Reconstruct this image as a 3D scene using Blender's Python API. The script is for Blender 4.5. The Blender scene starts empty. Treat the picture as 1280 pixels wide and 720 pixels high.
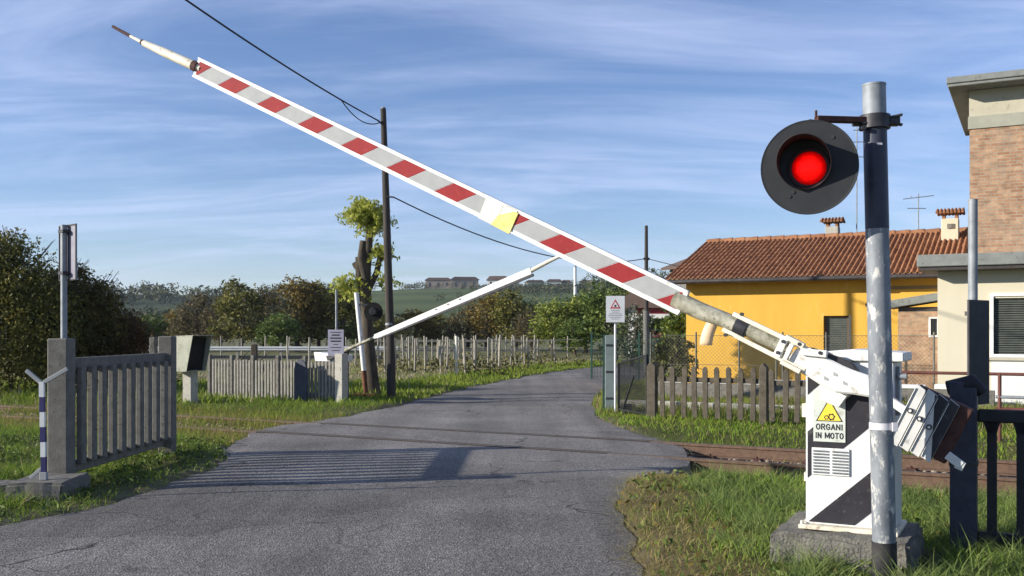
import bpy, bmesh, math, random
import numpy as np
from mathutils import Vector, Matrix
random.seed(7); RNG = np.random.default_rng(11)
S = bpy.context.scene
COL = S.collection
R = math.radians
TA = R(28.0)                       # the track runs 28 degrees off the picture plane
CT, ST = math.cos(TA), math.sin(TA)
F = 1230.0; HY = 415.0; EYE = 1.5  # focal length (photo pixels), horizon row, eye height

# ------------------------------------------------------------------ helpers
def tag(o, label=None, cat=None, group=None, kind=None):
    if label: o['label'] = label
    if cat: o['category'] = cat
    if group: o['group'] = group
    if kind: o['kind'] = kind
    return o

def thing(name, loc, rz, label, cat, group=None):
    o = bpy.data.objects.new(name, None); COL.objects.link(o)
    o.empty_display_size = .1
    o.location = loc; o.rotation_euler = (0, 0, rz)
    return tag(o, label, cat, group)

def link(name, me, parent=None):
    o = bpy.data.objects.new(name, me); COL.objects.link(o)
    if parent: o.parent = parent
    return o

class MB:
    """collects shapes; build() links them as one mesh object"""
    def __init__(s): s.v = []; s.f = []; s.m = []; s.sm = []; s.cur = 0
    def mat(s, i): s.cur = i; return s
    def add(s, vs, fs, smooth=False):
        n = len(s.v); s.v += [tuple(v) for v in vs]
        for f in fs:
            s.f.append(tuple(i + n for i in f)); s.m.append(s.cur); s.sm.append(smooth)
        return s
    def box(s, c, d, M=None):
        x, y, z = d[0]/2, d[1]/2, d[2]/2; c = Vector(c)
        vs = [Vector((a*x, b*y, e*z)) for e in (-1, 1) for b in (-1, 1) for a in (-1, 1)]
        vs = [c + (M @ v if M else v) for v in vs]
        return s.add(vs, [(0,2,3,1),(4,5,7,6),(0,1,5,4),(2,6,7,3),(0,4,6,2),(1,3,7,5)])
    def span(s, a, b):
        return s.box([(a[i]+b[i])/2 for i in range(3)], [abs(b[i]-a[i]) for i in range(3)])
    def bar(s, p0, p1, w, h, up=(0, 0, 1)):
        p0, p1 = Vector(p0), Vector(p1); d = p1-p0; L = d.length; d.normalize()
        u = Vector(up); r = d.cross(u)
        if r.length < 1e-4: r = d.cross(Vector((1, 0, 0)))
        r.normalize(); u = r.cross(d)
        M = Matrix((d, r, u)).transposed()
        return s.box((p0+p1)/2, (L, w, h), M)
    def tube(s, pts, rad, n=10, cap=True):
        pts = [Vector(p) for p in pts]
        if not hasattr(rad, '__len__'): rad = [rad]*len(pts)
        vs = []; fs = []; ref = None
        for i, p in enumerate(pts):
            d = (pts[min(i+1, len(pts)-1)] - pts[max(i-1, 0)]).normalized()
            if ref is None:
                ref = Vector((0, 0, 1)) if abs(d.z) < .9 else Vector((1, 0, 0))
            a = (ref - d*ref.dot(d)).normalized(); b = d.cross(a); ref = a
            for k in range(n):
                t = 2*math.pi*k/n
                vs.append(p + (a*math.cos(t) + b*math.sin(t))*rad[i])
        for i in range(len(pts)-1):
            for k in range(n):
                k2 = (k+1) % n
                fs.append((i*n+k, i*n+k2, (i+1)*n+k2, (i+1)*n+k))
        s.add(vs, fs, True)
        if cap:
            s.add(vs[:n], [tuple(reversed(range(n)))]); s.add(vs[-n:], [tuple(range(n))])
        return s
    def prism(s, poly, h, M):
        """2-D polygon extruded by h along local z, placed by the 4x4 M"""
        n = len(poly)
        vs = [M @ Vector((x, y, 0)) for x, y in poly] + [M @ Vector((x, y, h)) for x, y in poly]
        fs = [tuple(reversed(range(n))), tuple(range(n, 2*n))] + [(i, (i+1) % n, n+(i+1) % n, n+i) for i in range(n)]
        return s.add(vs, fs)
    def build(s, name, mats, parent=None, bevel=0):
        me = bpy.data.meshes.new(name)
        me.from_pydata(s.v, [], s.f)
        for m in (mats if isinstance(mats, (list, tuple)) else [mats]): me.materials.append(m)
        me.polygons.foreach_set('material_index', s.m)
        me.polygons.foreach_set('use_smooth', s.sm)
        bm = bmesh.new(); bm.from_mesh(me)
        bmesh.ops.recalc_face_normals(bm, faces=bm.faces)
        if bevel:
            ed = [e for e in bm.edges if len(e.link_faces) == 2 and e.calc_face_angle(0) > .5]
            bmesh.ops.bevel(bm, geom=ed, offset=bevel, segments=1, affect='EDGES', clamp_overlap=True)
        bm.to_mesh(me); bm.free()
        return link(name, me, parent)

def np_mesh(name, V, quads=None, tris=None, mat=None, parent=None, colors=None, smooth=False):
    """big meshes from numpy arrays"""
    me = bpy.data.meshes.new(name)
    me.vertices.add(len(V)); me.vertices.foreach_set('co', np.asarray(V, np.float32).ravel())
    lv = []; st = []; n = 0
    if quads is not None and len(quads):
        lv.append(quads.ravel()); st.append(np.arange(len(quads))*4); n = len(quads)*4
    if tris is not None and len(tris):
        lv.append(tris.ravel()); st.append(n+np.arange(len(tris))*3)
    lv = np.concatenate(lv).astype(np.int32); st = np.concatenate(st).astype(np.int32)
    me.loops.add(len(lv)); me.loops.foreach_set('vertex_index', lv)
    me.polygons.add(len(st)); me.polygons.foreach_set('loop_start', st)
    if smooth: me.polygons.foreach_set('use_smooth', np.ones(len(st), bool))
    me.update(calc_edges=True)
    if colors is not None:
        a = me.color_attributes.new('Col', 'FLOAT_COLOR', 'POINT')
        c = np.ones((len(V), 4), np.float32); c[:, :3] = colors
        a.data.foreach_set('color', c.ravel())
    if mat: me.materials.append(mat)
    return link(name, me, parent)

def copy_tree(o, parent=None):
    c = o.copy(); COL.objects.link(c)
    if parent: c.parent = parent
    for ch in [k for k in COL.objects if k.parent == o]: copy_tree(ch, c)
    return c

# ------------------------------------------------------------------ materials
class NT:
    def __init__(s, name):
        s.m = bpy.data.materials.new(name); s.m.use_nodes = True
        s.t = s.m.node_tree; s.b = s.t.nodes['Principled BSDF']; s.o = s.t.nodes['Material Output']
    def n(s, typ, **kw):
        x = s.t.nodes.new(typ)
        for k, v in kw.items():
            if k in x.inputs.keys() if hasattr(x.inputs, 'keys') else False: x.inputs[k].default_value = v
            else: setattr(x, k, v)
        return x
    def l(s, a, b): s.t.links.new(a, b)
    def coord(s, scale=(1, 1, 1), kind='Object', rot=(0, 0, 0)):
        tc = s.n('ShaderNodeTexCoord'); mp = s.n('ShaderNodeMapping')
        mp.inputs['Scale'].default_value = scale; mp.inputs['Rotation'].default_value = rot
        s.l(tc.outputs[kind], mp.inputs['Vector']); return mp.outputs['Vector']
    def noise(s, vec, scale, detail=5, rough=.6):
        x = s.n('ShaderNodeTexNoise'); x.inputs['Scale'].default_value = scale
        x.inputs['Detail'].default_value = detail; x.inputs['Roughness'].default_value = rough
        s.l(vec, x.inputs['Vector']); return x.outputs['Fac']
    def ramp(s, fac, stops):
        x = s.n('ShaderNodeValToRGB'); e = x.color_ramp.elements
        while len(e) < len(stops): e.new(.5)
        for i, (p, c) in enumerate(stops):
            e[i].position = p; e[i].color = (c[0], c[1], c[2], 1) if hasattr(c, '__len__') else (c, c, c, 1)
        s.l(fac, x.inputs['Fac']); return x.outputs['Color']
    def mix(s, fac, a, b, mode='MIX'):
        x = s.n('ShaderNodeMix'); x.data_type = 'RGBA'; x.blend_type = mode
        for v, i in ((fac, 0), (a, 6), (b, 7)):
            if hasattr(v, 'links'): s.l(v, x.inputs[i])
            elif hasattr(v, '__len__'): x.inputs[i].default_value = (*v, 1)
            else: x.inputs[i].default_value = v
        return x.outputs[2]
    def bump(s, h, strength=.3, dist=.01):
        x = s.n('ShaderNodeBump'); x.inputs['Strength'].default_value = strength; x.inputs['Distance'].default_value = dist
        s.l(h, x.inputs['Height']); s.l(x.outputs['Normal'], s.b.inputs['Normal'])
    def base(s, c, rough=.7, metal=0, spec=.3):
        if hasattr(c, 'links'): s.l(c, s.b.inputs['Base Color'])
        else: s.b.inputs['Base Color'].default_value = (*c, 1)
        if hasattr(rough, 'links'): s.l(rough, s.b.inputs['Roughness'])
        else: s.b.inputs['Roughness'].default_value = rough
        s.b.inputs['Metallic'].default_value = metal
        s.b.inputs['Specular IOR Level'].default_value = spec
        return s.m

def worn(name, c1, c2, scale=6, rough=.7, metal=0, lo=.35, hi=.65, bump=.2, bd=.004, stretch=(1, 1, 1), c3=None, fine=60, c3lo=.58):
    """two-tone noise-mottled surface with optional sparse stains and a fine bump"""
    n = NT(name); v = n.coord(stretch)
    col = n.ramp(n.noise(v, scale, 6, .65), [(lo, c1), (hi, c2)])
    if c3: col = n.mix(n.ramp(n.noise(v, scale*2.3, 5, .7), [(c3lo, 0), (c3lo+.1, 1)]), col, c3)
    n.bump(n.noise(v, fine, 4), bump, bd)
    return n.base(col, rough, metal)

def leafmat(name, stops, trans=.25, clump=1.2):
    """foliage: every leaf its own tone, and tones drift from clump to clump"""
    n = NT(name); g = n.n('ShaderNodeNewGeometry')
    nz = n.noise(n.coord(), clump, 3)
    a = n.n('ShaderNodeMath', operation='MULTIPLY_ADD'); a.inputs[1].default_value = .55
    n.l(g.outputs['Random Per Island'], a.inputs[0])
    b = n.n('ShaderNodeMath', operation='MULTIPLY_ADD'); b.inputs[1].default_value = 1.3; b.inputs[2].default_value = -.42
    n.l(nz, b.inputs[0]); n.l(b.outputs[0], a.inputs[2])
    col = n.ramp(a.outputs[0], stops)
    n.base(col, .6, 0, .25)
    tr = n.n('ShaderNodeBsdfTranslucent'); n.l(col, tr.inputs['Color'])
    mx = n.n('ShaderNodeMixShader'); mx.inputs[0].default_value = trans
    n.l(n.b.outputs[0], mx.inputs[1]); n.l(tr.outputs[0], mx.inputs[2]); n.l(mx.outputs[0], n.o.inputs['Surface'])
    return n.m

def vcolmat(name, rough=.9, trans=0, noise_amt=.0, nscale=8, bump=0, bd=.02):
    n = NT(name); a = n.n('ShaderNodeVertexColor'); a.layer_name = 'Col'
    c = a.outputs['Color']
    if noise_amt:
        v = n.coord()
        c = n.mix(1.0, c, n.ramp(n.noise(v, nscale, 8, .7), [(.3, 1-noise_amt), (.7, 1+noise_amt*.7)]), 'MULTIPLY')
        if bump: n.bump(n.noise(v, nscale*3, 6), bump, bd)
    n.base(c, rough, 0, .15)
    if trans:
        tr = n.n('ShaderNodeBsdfTranslucent'); n.l(c, tr.inputs['Color'])
        mx = n.n('ShaderNodeMixShader'); mx.inputs[0].default_value = trans
        n.l(n.b.outputs[0], mx.inputs[1]); n.l(tr.outputs[0], mx.inputs[2]); n.l(mx.outputs[0], n.o.inputs['Surface'])
    return n.m

def brickmat(name, c1, c2, mortar, bw=.24, bh=.065):
    n = NT(name); v = n.coord((1, 1, 1), 'Object', (R(90), 0, 0))
    tc = n.n('ShaderNodeTexCoord'); sp = n.n('ShaderNodeSeparateXYZ'); cb = n.n('ShaderNodeCombineXYZ')
    n.l(tc.outputs['Object'], sp.inputs[0])
    ad = n.n('ShaderNodeMath', operation='ADD'); n.l(sp.outputs[0], ad.inputs[0]); n.l(sp.outputs[1], ad.inputs[1])
    n.l(ad.outputs[0], cb.inputs[0]); n.l(sp.outputs[2], cb.inputs[1])
    b = n.n('ShaderNodeTexBrick'); n.l(cb.outputs[0], b.inputs['Vector'])
    b.inputs['Color1'].default_value = (*c1, 1); b.inputs['Color2'].default_value = (*c2, 1); b.inputs['Mortar'].default_value = (*mortar, 1)
    b.inputs['Scale'].default_value = 1; b.inputs['Mortar Size'].default_value = .009; b.inputs['Brick Width'].default_value = bw
    b.inputs['Row Height'].default_value = bh; b.inputs['Mortar Smooth'].default_value = .3
    nz = n.noise(cb.outputs[0], 5, 5, .7)
    col = n.mix(1.0, b.outputs['Color'], n.ramp(nz, [(.3, .6), (.7, 1.25)]), 'MULTIPLY')
    col = n.mix(n.ramp(n.noise(cb.outputs[0], 1.3, 4), [(.5, 0), (.75, .5)]), col, mortar)
    n.bump(b.outputs['Fac'], -.5, .006)
    return n.base(col, .85)

M = {}
M['white_paint'] = worn('white_paint', (.80,.80,.77), (.68,.67,.62), 5, .45, 0, .35, .8, .08, .002, c3=(.42,.38,.31))
M['cab_white'] = worn('cabinet_white', (.74,.74,.72), (.64,.64,.61), 4, .5, 0, .4, .8, .05, .002, (3.5,3.5,.7), c3=(.50,.47,.40))
M['cab_black'] = worn('cabinet_black', (.016,.015,.02), (.035,.032,.038), 6, .55, 0, .3, .7, .1, .002, c3=(.075,.07,.07))
M['panel_grey'] = worn('reflective_grey', (.31,.32,.32), (.37,.38,.37), 9, .7, 0, .3, .7, .05, .002)
M['panel_red'] = worn('reflective_red', (.24,.014,.017), (.31,.022,.025), 7, .75, 0, .3, .7, .05, .002, c3=(.34,.035,.032))
M['edge_white'] = worn('edge_white', (.74,.74,.73), (.64,.63,.59), 6, .5, 0, .4, .85, .05, .002, c3=(.50,.48,.43))
M['tape_yellow'] = worn('yellow_tape', (.78,.60,.12), (.80,.68,.27), 8, .5, 0, .35, .65, .3, .006)
M['tape_white'] = worn('white_tape', (.78,.76,.66), (.70,.66,.52), 8, .5, 0, .35, .65, .3, .006)
M['grimy'] = worn('grimy_pole', (.50,.48,.38), (.20,.19,.13), 11, .7, 0, .35, .62, .3, .004, c3=(.09,.085,.06))
M['cream_paint'] = worn('cream_paint', (.76,.72,.60), (.62,.55,.40), 7, .55, 0, .4, .75, .1, .003, c3=(.28,.22,.15))
M['rust'] = worn('rust', (.10,.04,.025), (.19,.085,.045), 14, .85)
M['dark_rust'] = worn('dark_rust', (.045,.02,.018), (.09,.04,.03), 14, .8)
M['beige_sleeve'] = worn('beige_sleeve', (.72,.50,.30), (.78,.60,.40), 6, .5, 0, .35, .65, .2, .004)
M['galv'] = worn('galvanised', (.13,.145,.165), (.25,.27,.29), 7, .65, .15, .35, .62, .25, .004, (1, 1, .45), c3=(.60,.59,.54), c3lo=.54)
M['galv_dull'] = worn('dull_galvanised', (.20,.22,.235), (.31,.33,.35), 9, .6, .2)
M['pole_dark'] = worn('dark_painted_pole', (.030,.034,.055), (.05,.055,.08), 8, .45)
M['pole_black'] = worn('tarred_pole_foot', (.02,.02,.022), (.05,.048,.045), 10, .8)
M['pale_band'] = worn('pale_band', (.70,.68,.70), (.60,.58,.60), 9, .5)
M['disc'] = worn('disc_black', (.020,.022,.025), (.032,.035,.037), 6, .6, 0, .3, .7, .06, .002)
M['visor'] = worn('visor', (.030,.018,.02), (.05,.03,.03), 9, .7)
M['steel_dark'] = worn('dark_steel', (.03,.03,.035), (.06,.06,.065), 9, .5, .3)
M['iron_plate'] = worn('iron_plate', (.66,.66,.64), (.52,.52,.50), 6, .55, 0, .35, .7, .15, .003, c3=(.30,.29,.28))
M['concrete'] = worn('concrete', (.13,.125,.11), (.225,.21,.18), 11, .93, 0, .35, .65, .9, .02, c3=(.05,.05,.038))
M['concrete_dark'] = worn('weathered_concrete', (.12,.113,.098), (.20,.188,.162), 9, .92, 0, .3, .7, .4, .006, c3=(.06,.065,.045))
M['concrete_pale'] = worn('pale_concrete', (.36,.34,.29), (.46,.44,.38), 7, .9, 0, .3, .7, .4, .006, c3=(.18,.17,.13))
M['fence_pale'] = worn('bleached_slats', (.20,.19,.165), (.32,.305,.27), 10, .9, 0, .3, .7, .3, .004, c3=(.14,.13,.11))
M['fence_brown'] = worn('old_picket', (.060,.051,.037), (.128,.109,.080), 10, .92, 0, .3, .7, .4, .005, c3=(.04,.04,.028))
M['near_black'] = worn('near_black', (.014,.014,.018), (.03,.03,.034), 9, .6)
M['sign_white'] = worn('sign_white', (.66,.67,.66), (.72,.73,.72), 4, .4)
M['sign_plate'] = worn('sign_plate', (.52,.56,.50), (.60,.63,.57), 5, .5, 0, .3, .7, .05, .002, c3=(.42,.43,.38))
M['sign_shaded'] = worn('sign_in_shade', (.30,.29,.36), (.36,.35,.42), 5, .5)  # sign face with its shade put into a lilac grey colour
M['sign_back'] = worn('sign_back', (.19,.185,.23), (.25,.245,.29), 8, .5, .2)
M['sign_yellow'] = worn('sign_yellow', (.80,.60,.06), (.78,.62,.10), 6, .4)
M['ink'] = worn('ink', (.02,.02,.02), (.03,.03,.03), 6, .5)
M['ink_faint'] = worn('faint_ink', (.22,.22,.24), (.30,.30,.32), 6, .5)
M['ink_red'] = worn('ink_red', (.50,.03,.03), (.42,.05,.04), 6, .5)
M['fork_blue'] = worn('fork_blue', (.035,.03,.11), (.05,.045,.14), 6, .5)
M['creosote'] = worn('creosoted_wood', (.035,.030,.026), (.075,.065,.055), 12, .9, 0, .3, .7, .5, .006, (1, 1, .12))
M['grey_pole'] = worn('grey_timber', (.10,.10,.095), (.17,.165,.15), 10, .9, 0, .3, .7, .4, .005, (1, 1, .15))
M['bark'] = worn('bark', (.045,.036,.026), (.12,.10,.075), 9, .95, 0, .3, .7, .9, .03, (1, 1, .35))
M['cable'] = worn('cable', (.012,.012,.014), (.02,.02,.022), 8, .6)
M['yellow_wall'] = worn('yellow_render', (.70,.41,.065), (.60,.34,.052), 1.1, .88, 0, .3, .75, .3, .005, (1.6, 1.6, .5), c3=(.72,.47,.12))
M['cream_wall'] = worn('cream_render', (.62,.57,.43), (.55,.50,.37), 1.5, .85, 0, .3, .75, .25, .004, (1, 1, .5))
M['white_wall'] = worn('white_render', (.72,.72,.69), (.65,.65,.61), 2, .8, 0, .3, .75, .2, .004)
M['slab_grey'] = worn('slab_grey', (.17,.18,.17), (.25,.26,.24), 4, .9, 0, .3, .7, .4, .006, c3=(.09,.10,.07))
M['band_grey'] = worn('band_grey', (.30,.30,.24), (.36,.36,.29), 3, .9)
M['band_cream'] = worn('band_cream', (.50,.47,.36), (.43,.40,.31), 3, .9, 0, .3, .7, .3, .005, c3=(.28,.27,.2))
M['gutter'] = worn('gutter', (.05,.042,.04), (.08,.07,.065), 8, .5, .3)
M['soffit'] = worn('soffit', (.22,.16,.08), (.28,.2,.1), 4, .8)
M['tile'] = worn('roof_tile', (.22,.094,.046), (.38,.19,.098), 3.5, .88, 0, .3, .7, .3, .006, c3=(.10,.048,.03))
M['tile_far'] = worn('far_roof_tile', (.15,.10,.08), (.12,.085,.07), 1, .9)
M['wood_frame'] = worn('wood_frame', (.10,.07,.04), (.14,.10,.06), 8, .7)
M['shutter'] = worn('shutter', (.055,.065,.055), (.085,.095,.08), 6, .6)
M['white_frame'] = worn('white_frame', (.78,.78,.76), (.7,.7,.68), 6, .5)
M['red_paint'] = worn('red_paint', (.30,.03,.035), (.36,.05,.05), 5, .6)
M['brick'] = brickmat('brick_facing', (.30,.155,.085), (.44,.27,.16), (.33,.28,.21))
M['brick_shed'] = brickmat('brick_shed', (.34,.19,.11), (.43,.28,.17), (.34,.27,.19))
M['pipe_brown'] = worn('pipe_brown', (.11,.04,.03), (.15,.06,.045), 8, .6)
M['mesh_wire'] = worn('mesh_wire', (.10,.10,.085), (.16,.16,.14), 8, .6, .4)
M['mesh_black'] = worn('mesh_black', (.012,.014,.014), (.025,.026,.026), 8, .6)
M['gate_green'] = worn('gate_green', (.135,.17,.17), (.19,.225,.22), 6, .6)
M['green_fence'] = worn('green_fence', (.02,.06,.045), (.03,.08,.06), 6, .6)
M['hood'] = worn('hood_sheet', (.30,.31,.24), (.40,.41,.33), 5, .7, .2, .3, .7, .2, .004, c3=(.2,.2,.14))
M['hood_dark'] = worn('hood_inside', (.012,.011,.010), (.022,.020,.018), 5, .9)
M['stake'] = worn('vine_stake', (.27,.245,.19), (.38,.35,.285), 6, .9, 0, .3, .7, .3, .005, (1, 1, .2))
M['stake_white'] = worn('pale_stake', (.60,.57,.48), (.68,.66,.58), 6, .8)
M['rail_steel'] = worn('guardrail_steel', (.55,.56,.55), (.66,.67,.65), 3, .5, .1)
M['rail'] = worn('rusty_rail', (.095,.058,.040), (.17,.108,.072), 16, .85, .0, .3, .7, .3, .003)
M['rail_top'] = worn('rail_head', (.085,.075,.066), (.12,.10,.085), 12, .6, .2)
M['sleeper'] = worn('sleeper', (.075,.045,.026), (.13,.085,.05), 9, .95, 0, .3, .7, .5, .01, (1, .3, 1))
M['stone'] = worn('ballast_stone', (.20,.145,.10), (.33,.27,.21), 11, .9)
M['groove'] = worn('groove', (.02,.018,.015), (.05,.042,.034), 16, .95)
M['glass'] = NT('dark_glass').base((.02,.025,.03), .08, 0, .6)
n = NT('red_lens'); v = n.coord()
n.base((.22, .0, .0), .3, 0, .1); vc_ = n.n('ShaderNodeVertexColor'); vc_.layer_name = 'Col'; n.l(vc_.outputs['Color'], n.b.inputs['Emission Color'])
vo = n.n('ShaderNodeTexVoronoi'); vo.inputs['Scale'].default_value = 45; n.l(v, vo.inputs['Vector'])
st = n.n('ShaderNodeMapRange'); st.inputs[1].default_value = 0; st.inputs[2].default_value = .9; st.inputs[3].default_value = 1.15; st.inputs[4].default_value = .75
n.l(vo.outputs['Distance'], st.inputs[0]); n.l(st.outputs[0], n.b.inputs['Emission Strength'])
M['lens'] = n.m
# foliage
G = lambda *c: c
M['leaf_olive'] = leafmat('leaf_olive', [(.1, (0.052,0.062,0.015)), (.5, (0.141,0.137,0.030)), (.95, (0.282,0.245,0.057))])
M['leaf_green'] = leafmat('leaf_green', [(.1, (0.037,0.065,0.015)), (.5, (0.100,0.149,0.029)), (.95, (0.215,0.257,0.055))])
M['leaf_bright'] = leafmat('leaf_bright', [(.1, (0.064,0.101,0.015)), (.5, (0.186,0.230,0.034)), (.95, (0.358,0.351,0.067))])
M['leaf_rust'] = leafmat('leaf_rust', [(.1, (0.074,0.062,0.018)), (.5, (0.178,0.137,0.033)), (.95, (0.326,0.217,0.050))])
M['leaf_brown'] = leafmat('leaf_brown', [(.1, (0.052,0.046,0.022)), (.5, (0.114,0.095,0.044)), (.95, (0.215,0.169,0.079))])
M['leaf_dark'] = leafmat('leaf_dark', [(.1, (0.030,0.030,0.009)), (.5, (0.083,0.076,0.019)), (.95, (0.212,0.169,0.043))], .2)
M['leaf_reddish'] = leafmat('leaf_reddish', [(.1, (0.034,0.026,0.010)), (.5, (0.096,0.060,0.022)), (.95, (0.217,0.115,0.041))], .2)
M['leaf_acacia'] = leafmat('leaf_acacia', [(.1, (.22,.27,.045)), (.5, (.42,.45,.08)), (.95, (.58,.57,.15))], .45, 4)
M['leaf_far'] = leafmat('leaf_far', [(.1, (0.032,0.042,0.019)), (.5, (0.057,0.069,0.027)), (.95, (0.119,0.120,0.047))], .1, .05)
M['leaf_vine'] = leafmat('leaf_vine', [(.1, (0.069,0.065,0.023)), (.5, (0.152,0.137,0.041)), (.95, (0.276,0.221,0.070))], .25, .5)
M['leaf_grey'] = leafmat('leaf_grey', [(.1, (0.045,0.054,0.032)), (.5, (0.095,0.108,0.065)), (.95, (0.165,0.174,0.108))], .2, .8)
M['grass'] = vcolmat('grass', .8, .3)
M['ground'] = vcolmat('ground', .95, 0, .4, 3, .6, .03)

# asphalt: tar, pale aggregate grains, patched and cracked
n = NT('asphalt'); v = n.coord()
big = n.noise(v, .55, 5, .6)
col = n.ramp(big, [(.25, (.115,.107,.097)), (.5, (.165,.153,.139)), (.75, (.215,.20,.182))])
vo = n.n('ShaderNodeTexVoronoi'); vo.inputs['Scale'].default_value = 70; n.l(v, vo.inputs['Vector'])
grain = n.ramp(vo.outputs['Color'], [(.12, .42), (.55, 1.0), (.95, 1.75)])
col = n.mix(.75, col, n.mix(1.0, col, grain, 'MULTIPLY'))
nz = n.noise(v, 26, 6, .75)
col = n.mix(1.0, col, n.ramp(nz, [(.3, .68), (.7, 1.3)]), 'MULTIPLY')
vw = n.n('ShaderNodeVectorMath', operation='MULTIPLY_ADD')    # wobble the crack pattern
nv = n.n('ShaderNodeTexNoise'); nv.inputs['Scale'].default_value = 1.4; n.l(v, nv.inputs['Vector'])
n.l(nv.outputs['Color'], vw.inputs[0]); vw.inputs[1].default_value = (1.1, 1.1, 0); n.l(v, vw.inputs[2])
cr = n.n('ShaderNodeTexVoronoi', feature='DISTANCE_TO_EDGE'); cr.inputs['Scale'].default_value = .55
n.l(vw.outputs[0], cr.inputs['Vector'])
crack = n.ramp(cr.outputs['Distance'], [(.002, 1), (.010, 0)])
mask = n.ramp(n.noise(v, .35, 3), [(.46, 0), (.58, .9)])
ln = n.noise(n.coord((2.0, .10, 1)), 1.0, 4, .6)                # tyre-polished streaks along the lane
col = n.mix(1.0, col, n.ramp(ln, [(.3, .80), (.7, 1.18)]), 'MULTIPLY')
pt_ = n.n('ShaderNodeTexVoronoi'); pt_.inputs['Scale'].default_value = .33; n.l(vw.outputs[0], pt_.inputs['Vector'])
pb = n.n('ShaderNodeSeparateColor'); n.l(pt_.outputs['Color'], pb.inputs[0])
col = n.mix(1.0, col, n.ramp(pb.outputs[0], [(.0, .80), (.35, .98), (1, 1.10)]), 'MULTIPLY')     # old repairs
crm = n.mix(1.0, crack, mask, 'MULTIPLY')
col = n.mix(crm, col, (.018,.017,.016))
# ragged seam where the foreground surfacing meets the crossing
sx = n.n('ShaderNodeSeparateXYZ'); n.l(v, sx.inputs[0])
def am(op, a, b):
    x = n.n('ShaderNodeMath', operation=op)
    for i, q in enumerate((a, b)):
        if hasattr(q, 'links'): n.l(q, x.inputs[i])
        else: x.inputs[i].default_value = q
    return x.outputs[0]
sv_ = am('ADD', am('SUBTRACT', sx.outputs[1], am('MULTIPLY', sx.outputs[0], .10)), am('MULTIPLY', n.noise(v, 1.6, 6, .7), 1.3))
seam = n.ramp(am('MULTIPLY', am('ABSOLUTE', am('SUBTRACT', sv_, 10.55), 0), 1.0), [(.015, .75), (.05, 0)])
seam = n.mix(1.0, seam, n.ramp(n.noise(v, .9, 4), [(.42, 0), (.55, 1)]), 'MULTIPLY')
col = n.mix(n.ramp(am('SUBTRACT', sv_, 10.05), [(.45, 0), (.55, 1)]), col, n.mix(1.0, col, (1.22,1.22,1.22), 'MULTIPLY'))  # different surfacing beyond the seam, also lightened in place of stronger sunlight
col = n.mix(seam, col, (.03,.029,.028))
hh = n.n('ShaderNodeMath', operation='ADD'); n.l(nz, hh.inputs[0]); n.l(vo.outputs['Distance'], hh.inputs[1])
n.bump(hh.outputs[0], .55, .012)
M['asphalt'] = n.base(col, .88, 0, .25)

def clip(poly, a, b, c):
    """keep the side a*x + b*y >= c of a convex polygon"""
    out = []
    for i in range(len(poly)):
        p, q = poly[i], poly[(i+1) % len(poly)]
        dp, dq = a*p[0]+b*p[1]-c, a*q[0]+b*q[1]-c
        if dp >= 0: out.append(p)
        if dp*dq < 0:
            t = dp/(dp-dq); out.append((p[0]+(q[0]-p[0])*t, p[1]+(q[1]-p[1])*t))
    return out

def XZ(x=0, y=0, z=0):
    """2-D (x, up) polygons standing upright and facing -y; extrusion goes towards -y"""
    return Matrix(((1,0,0,x),(0,0,-1,y),(0,1,0,z),(0,0,0,1)))

def text_obj(body, size, name, mat, parent, loc, width=None, thick=.0006, bold=0):
    cu = bpy.data.curves.new('lettering', 'FONT'); cu.body = body; cu.size = size; cu.align_x = 'CENTER'
    cu.extrude = thick; cu.offset = bold
    o = bpy.data.objects.new('lettering', cu); COL.objects.link(o)
    bpy.context.view_layer.update()
    me = bpy.data.meshes.new_from_object(o.evaluated_get(bpy.context.evaluated_depsgraph_get()))
    bpy.data.objects.remove(o); bpy.data.curves.remove(cu)
    if width:
        xs = [v.co.x for v in me.vertices]; k = width/(max(xs)-min(xs))
        for v in me.vertices: v.co.x *= k
    for v in me.vertices: v.co = Vector((v.co.x+loc[0], -v.co.z+loc[1], v.co.y+loc[2]))
    me.materials.clear(); me.materials.append(mat)
    return link(name, me, parent)

# ================================================================== near barrier machine
RA = -TA
barrier = thing('level_crossing_barrier', (1.92, 6.43, .22), RA,
    'half barrier with a long red and grey striped arm on a black and white cabinet', 'crossing barrier')
W, D, Hc = .54, .42, 1.09
m = MB(); m.span((0, 0, .03), (W, D, Hc)); cab = m.build('cabinet', M['cab_white'], barrier, .006)
m = MB()
for lo, hi in ((-.23, .03), (.32, .62), (.86, 1.3)):        # black diagonals on the front
    p = [(.012, .045), (W-.012, .045), (W-.012, Hc-.03), (.012, Hc-.03)]
    p = clip(clip(p, -.9, 1, lo), .9, -1, -hi)
    if len(p) > 2: m.prism(p, .003, XZ(0, -.0005, 0))
m.build('stripe_paint', M['cab_black'], cab)
m = MB(); m.span((-.04, -.04, 0), (W+.03, D+.03, .028))
for x in (-.02, W+.012):
    m.tube([(x, -.02, .028), (x, -.02, .05)], .012, 8)
m.build('foot_flange', M['cream_paint'], cab, .004)
m = MB()                                                      # lid, a shallow folded roof
m.prism([(0.03, 0), (.60, 0), (.60, .055), (.30, .075), (.05, .055)], D+.05, XZ(0, D+.025, Hc+.004))
m.build('lid', M['cab_white'], cab, .006)
m = MB()                                                      # louvred vent
m.span((.04, -.012, .355), (.275, -.0035, .53))
m.build('vent', M['cab_white'], cab, .002)
m = MB(); 
for cx in (.098, .217):
    for k in range(8):
        z = .373+k*.0195
        m.box((cx, -.0165, z), (.095, .008, .0075), Matrix.Rotation(R(35), 3, 'X'))
m.build('louvre', M['galv_dull'], cab)
m = MB(); m.span((-.03, .02, .72), (-.001, .10, .81)); m.span((-.018, .03, .30), (-.001, .07, .36))
m.build('side_latch', M['cream_paint'], cab, .004)
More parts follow.
